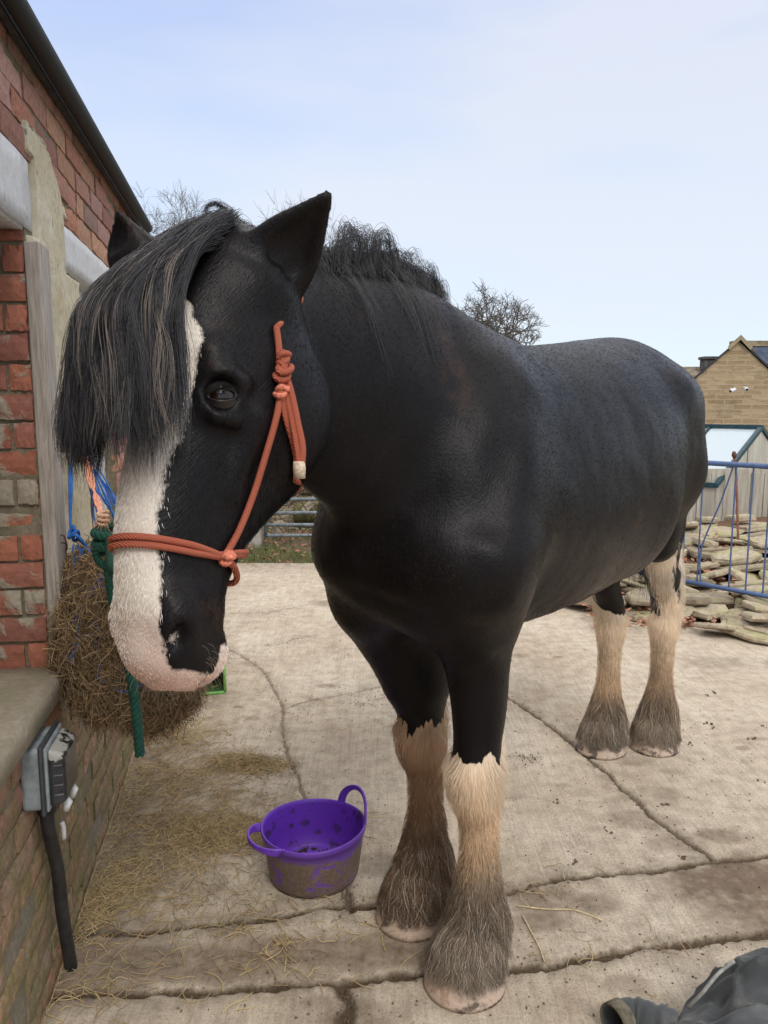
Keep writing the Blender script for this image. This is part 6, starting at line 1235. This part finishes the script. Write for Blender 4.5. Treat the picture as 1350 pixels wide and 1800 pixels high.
def build_jacket():
    g = G(1230, 1770); r = empty('jacket', (g[0], g[1], 0)); O_ = np.array(r.location); tag(r, 'crumpled dark blue grey waxed jacket dropped on the ground in the corner', 'jacket')
    t = NT('waxed_cotton'); c = t.coord(); f = t.noise(c, 7, 5, .6); w = t.noise(c, 500, 2); col = t.mix(t.ramp(t.noise(c, 11, 5, .75), [(.55, 0.0), (.72, .5)]), t.ramp(f, [(.3, (.026, .030, .032)), (.55, (.055, .062, .066)), (.75, (.11, .118, .12))]), (.17, .155, .13)); m = t.fin(col, .75, t.bump(t.math('ADD', w, f), .3, .003), Sheen__Weight=.2)
    # outline on the ground in photo pixels (the part outside the frame carries on to the right)
    top = [(1120, 1830, .03), (1150, 1800, .05), (1200, 1790, .07), (1230, 1765, .12), (1262, 1728, .16), (1290, 1690, .19), (1320, 1655, .21), (1350, 1650, .22), (1400, 1640, .2)]
    nx, ny = 130, 130; cx, cy = .88 - O_[0] + .12, 1.50 - O_[1]
    X, Y = np.meshgrid(np.linspace(-1, 1, nx), np.linspace(-1, 1, ny), indexing='ij'); R = np.hypot(X, Y)
    ang = np.arctan2(Y, X); edge = .88 + .10 * np.sin(3 * ang + 1) + .05 * np.sin(7 * ang)
    pp = np.stack([X * 2.2, Y * 2.2], -1); rid = 1 - np.abs(2 * fbm(pp + .6 * fbm(pp, 1.3, 2, 8)[..., None], 1.25, 3, 301) - 1); rid2 = 1 - np.abs(2 * fbm(pp * np.array([.5, 1.3]), 3.0, 3, 302) - 1)
    Z = .21 * np.clip(1 - (R / edge) ** 2.2, 0, 1) ** .55 * (.55 + .45 * rid) + .045 * rid ** 3 + .018 * rid2 ** 2; Z = np.where(R > edge, .004, Z)
    M = R < edge + .03; V = np.stack([cx + .46 * X + .10 * Y, cy + .30 * Y, Z], -1).reshape(-1, 3); i = np.arange(nx - 1)[:, None] * ny + np.arange(ny - 1)[None]; F = np.stack([i, i + ny, i + ny + 1, i + 1], -1).reshape(-1, 4); ok = M.ravel()[F].all(1); F = F[ok]
    used = np.unique(F); mp = -np.ones(len(V), int); mp[used] = np.arange(len(used)); bd = mesh_np('body', V[used], mp[F], None, m, r, True)
    mb = MB(); pts = crs([P(1190, 1815, 1.62), P(1150, 1803, 1.68), P(1110, 1790, 1.73), P(1080, 1800, 1.75)], 8); pts = np.array([G(*proj(q)[:2], .045) for q in pts]); rr = .046 + .010 * (vnoise(np.arange(len(pts))[:, None] * 1.0, .8, 3) - .5); mb.tube(pts - O_, rr, 20, cap=False); sl = mb.build('sleeve', m, r, True); so = sl.modifiers.new('s', 'SOLIDIFY'); so.thickness = .004
    mb = MB(); e = pts[-1]; dv = pts[-1] - pts[-3]; dv /= np.linalg.norm(dv); mb.tube([e - dv * .03 - O_, e + dv * .004 - O_], [.047, .046], 20, cap=False); cu = mb.build('lining', simple('olive_lining', (.14, .125, .085), .85, .3, 40, bump=.4), sl, True); so = cu.modifiers.new('s', 'SOLIDIFY'); so.thickness = .004
    mb = MB(); q = crs([G(1210, 1770, .12), G(1235, 1745, .165), G(1262, 1712, .20), G(1290, 1690, .215)], 8); mb.tube(q - O_, .0045, 8); mb.build('piping', simple('pale_piping', (.26, .26, .24), .7, .2, 60), r, True)
def build_crate():
    g = G(352, 1222); r = empty('plastic_crate', (g[0] - .05, g[1] + .10, 0), .25); tag(r, 'lime green plastic crate lying on its side behind the muzzle', 'crate'); m = simple('lime_plastic', (.17, .40, .10), .45, .15, 30, bump=.1); W_, D_, H_ = .30, .22, .17; T = .006
    mb = MB(); mb.box((0, D_ / 2, H_ / 2), (W_, T, H_)); mb.box((-W_ / 2 + T / 2, 0, H_ / 2), (T, D_ - T, H_)); mb.box((W_ / 2 - T / 2, 0, H_ / 2), (T, D_ - T, H_)); mb.box((0, 0, T / 2), (W_ - 2 * T, D_ - T, T)); mb.box((0, 0, H_ - T / 2), (W_ - 2 * T, D_ - T, T)); mb.build('tray', simple('lime_plastic_shaded', (.05, .12, .035), .6, .2, 30), r)  # tray: same lime darkened, shade of the crate's inside put into the colour
    mb = MB(); pts = [(-W_ / 2, 0), (W_ / 2, 0), (W_ / 2, H_), (-W_ / 2, H_)]
    for k in range(4): a, b = pts[k], pts[(k + 1) % 4]; mb.tube([(a[0], -D_ / 2 - .006, a[1] + .008), (b[0], -D_ / 2 - .006, b[1] + .008)], .0085, 10)
    mb.build('rim', m, r, True)
# ================================================================== BUILD
build_ground(); build_yard(); build_barn(); build_house(); build_greenhouse(); build_stones(); build_gate(); build_trees(); build_barrier()
build_horse(.0065); build_halter(); build_ties(); build_haynet(); build_socket(); build_tub(); build_crate(); build_jacket(); build_straw()
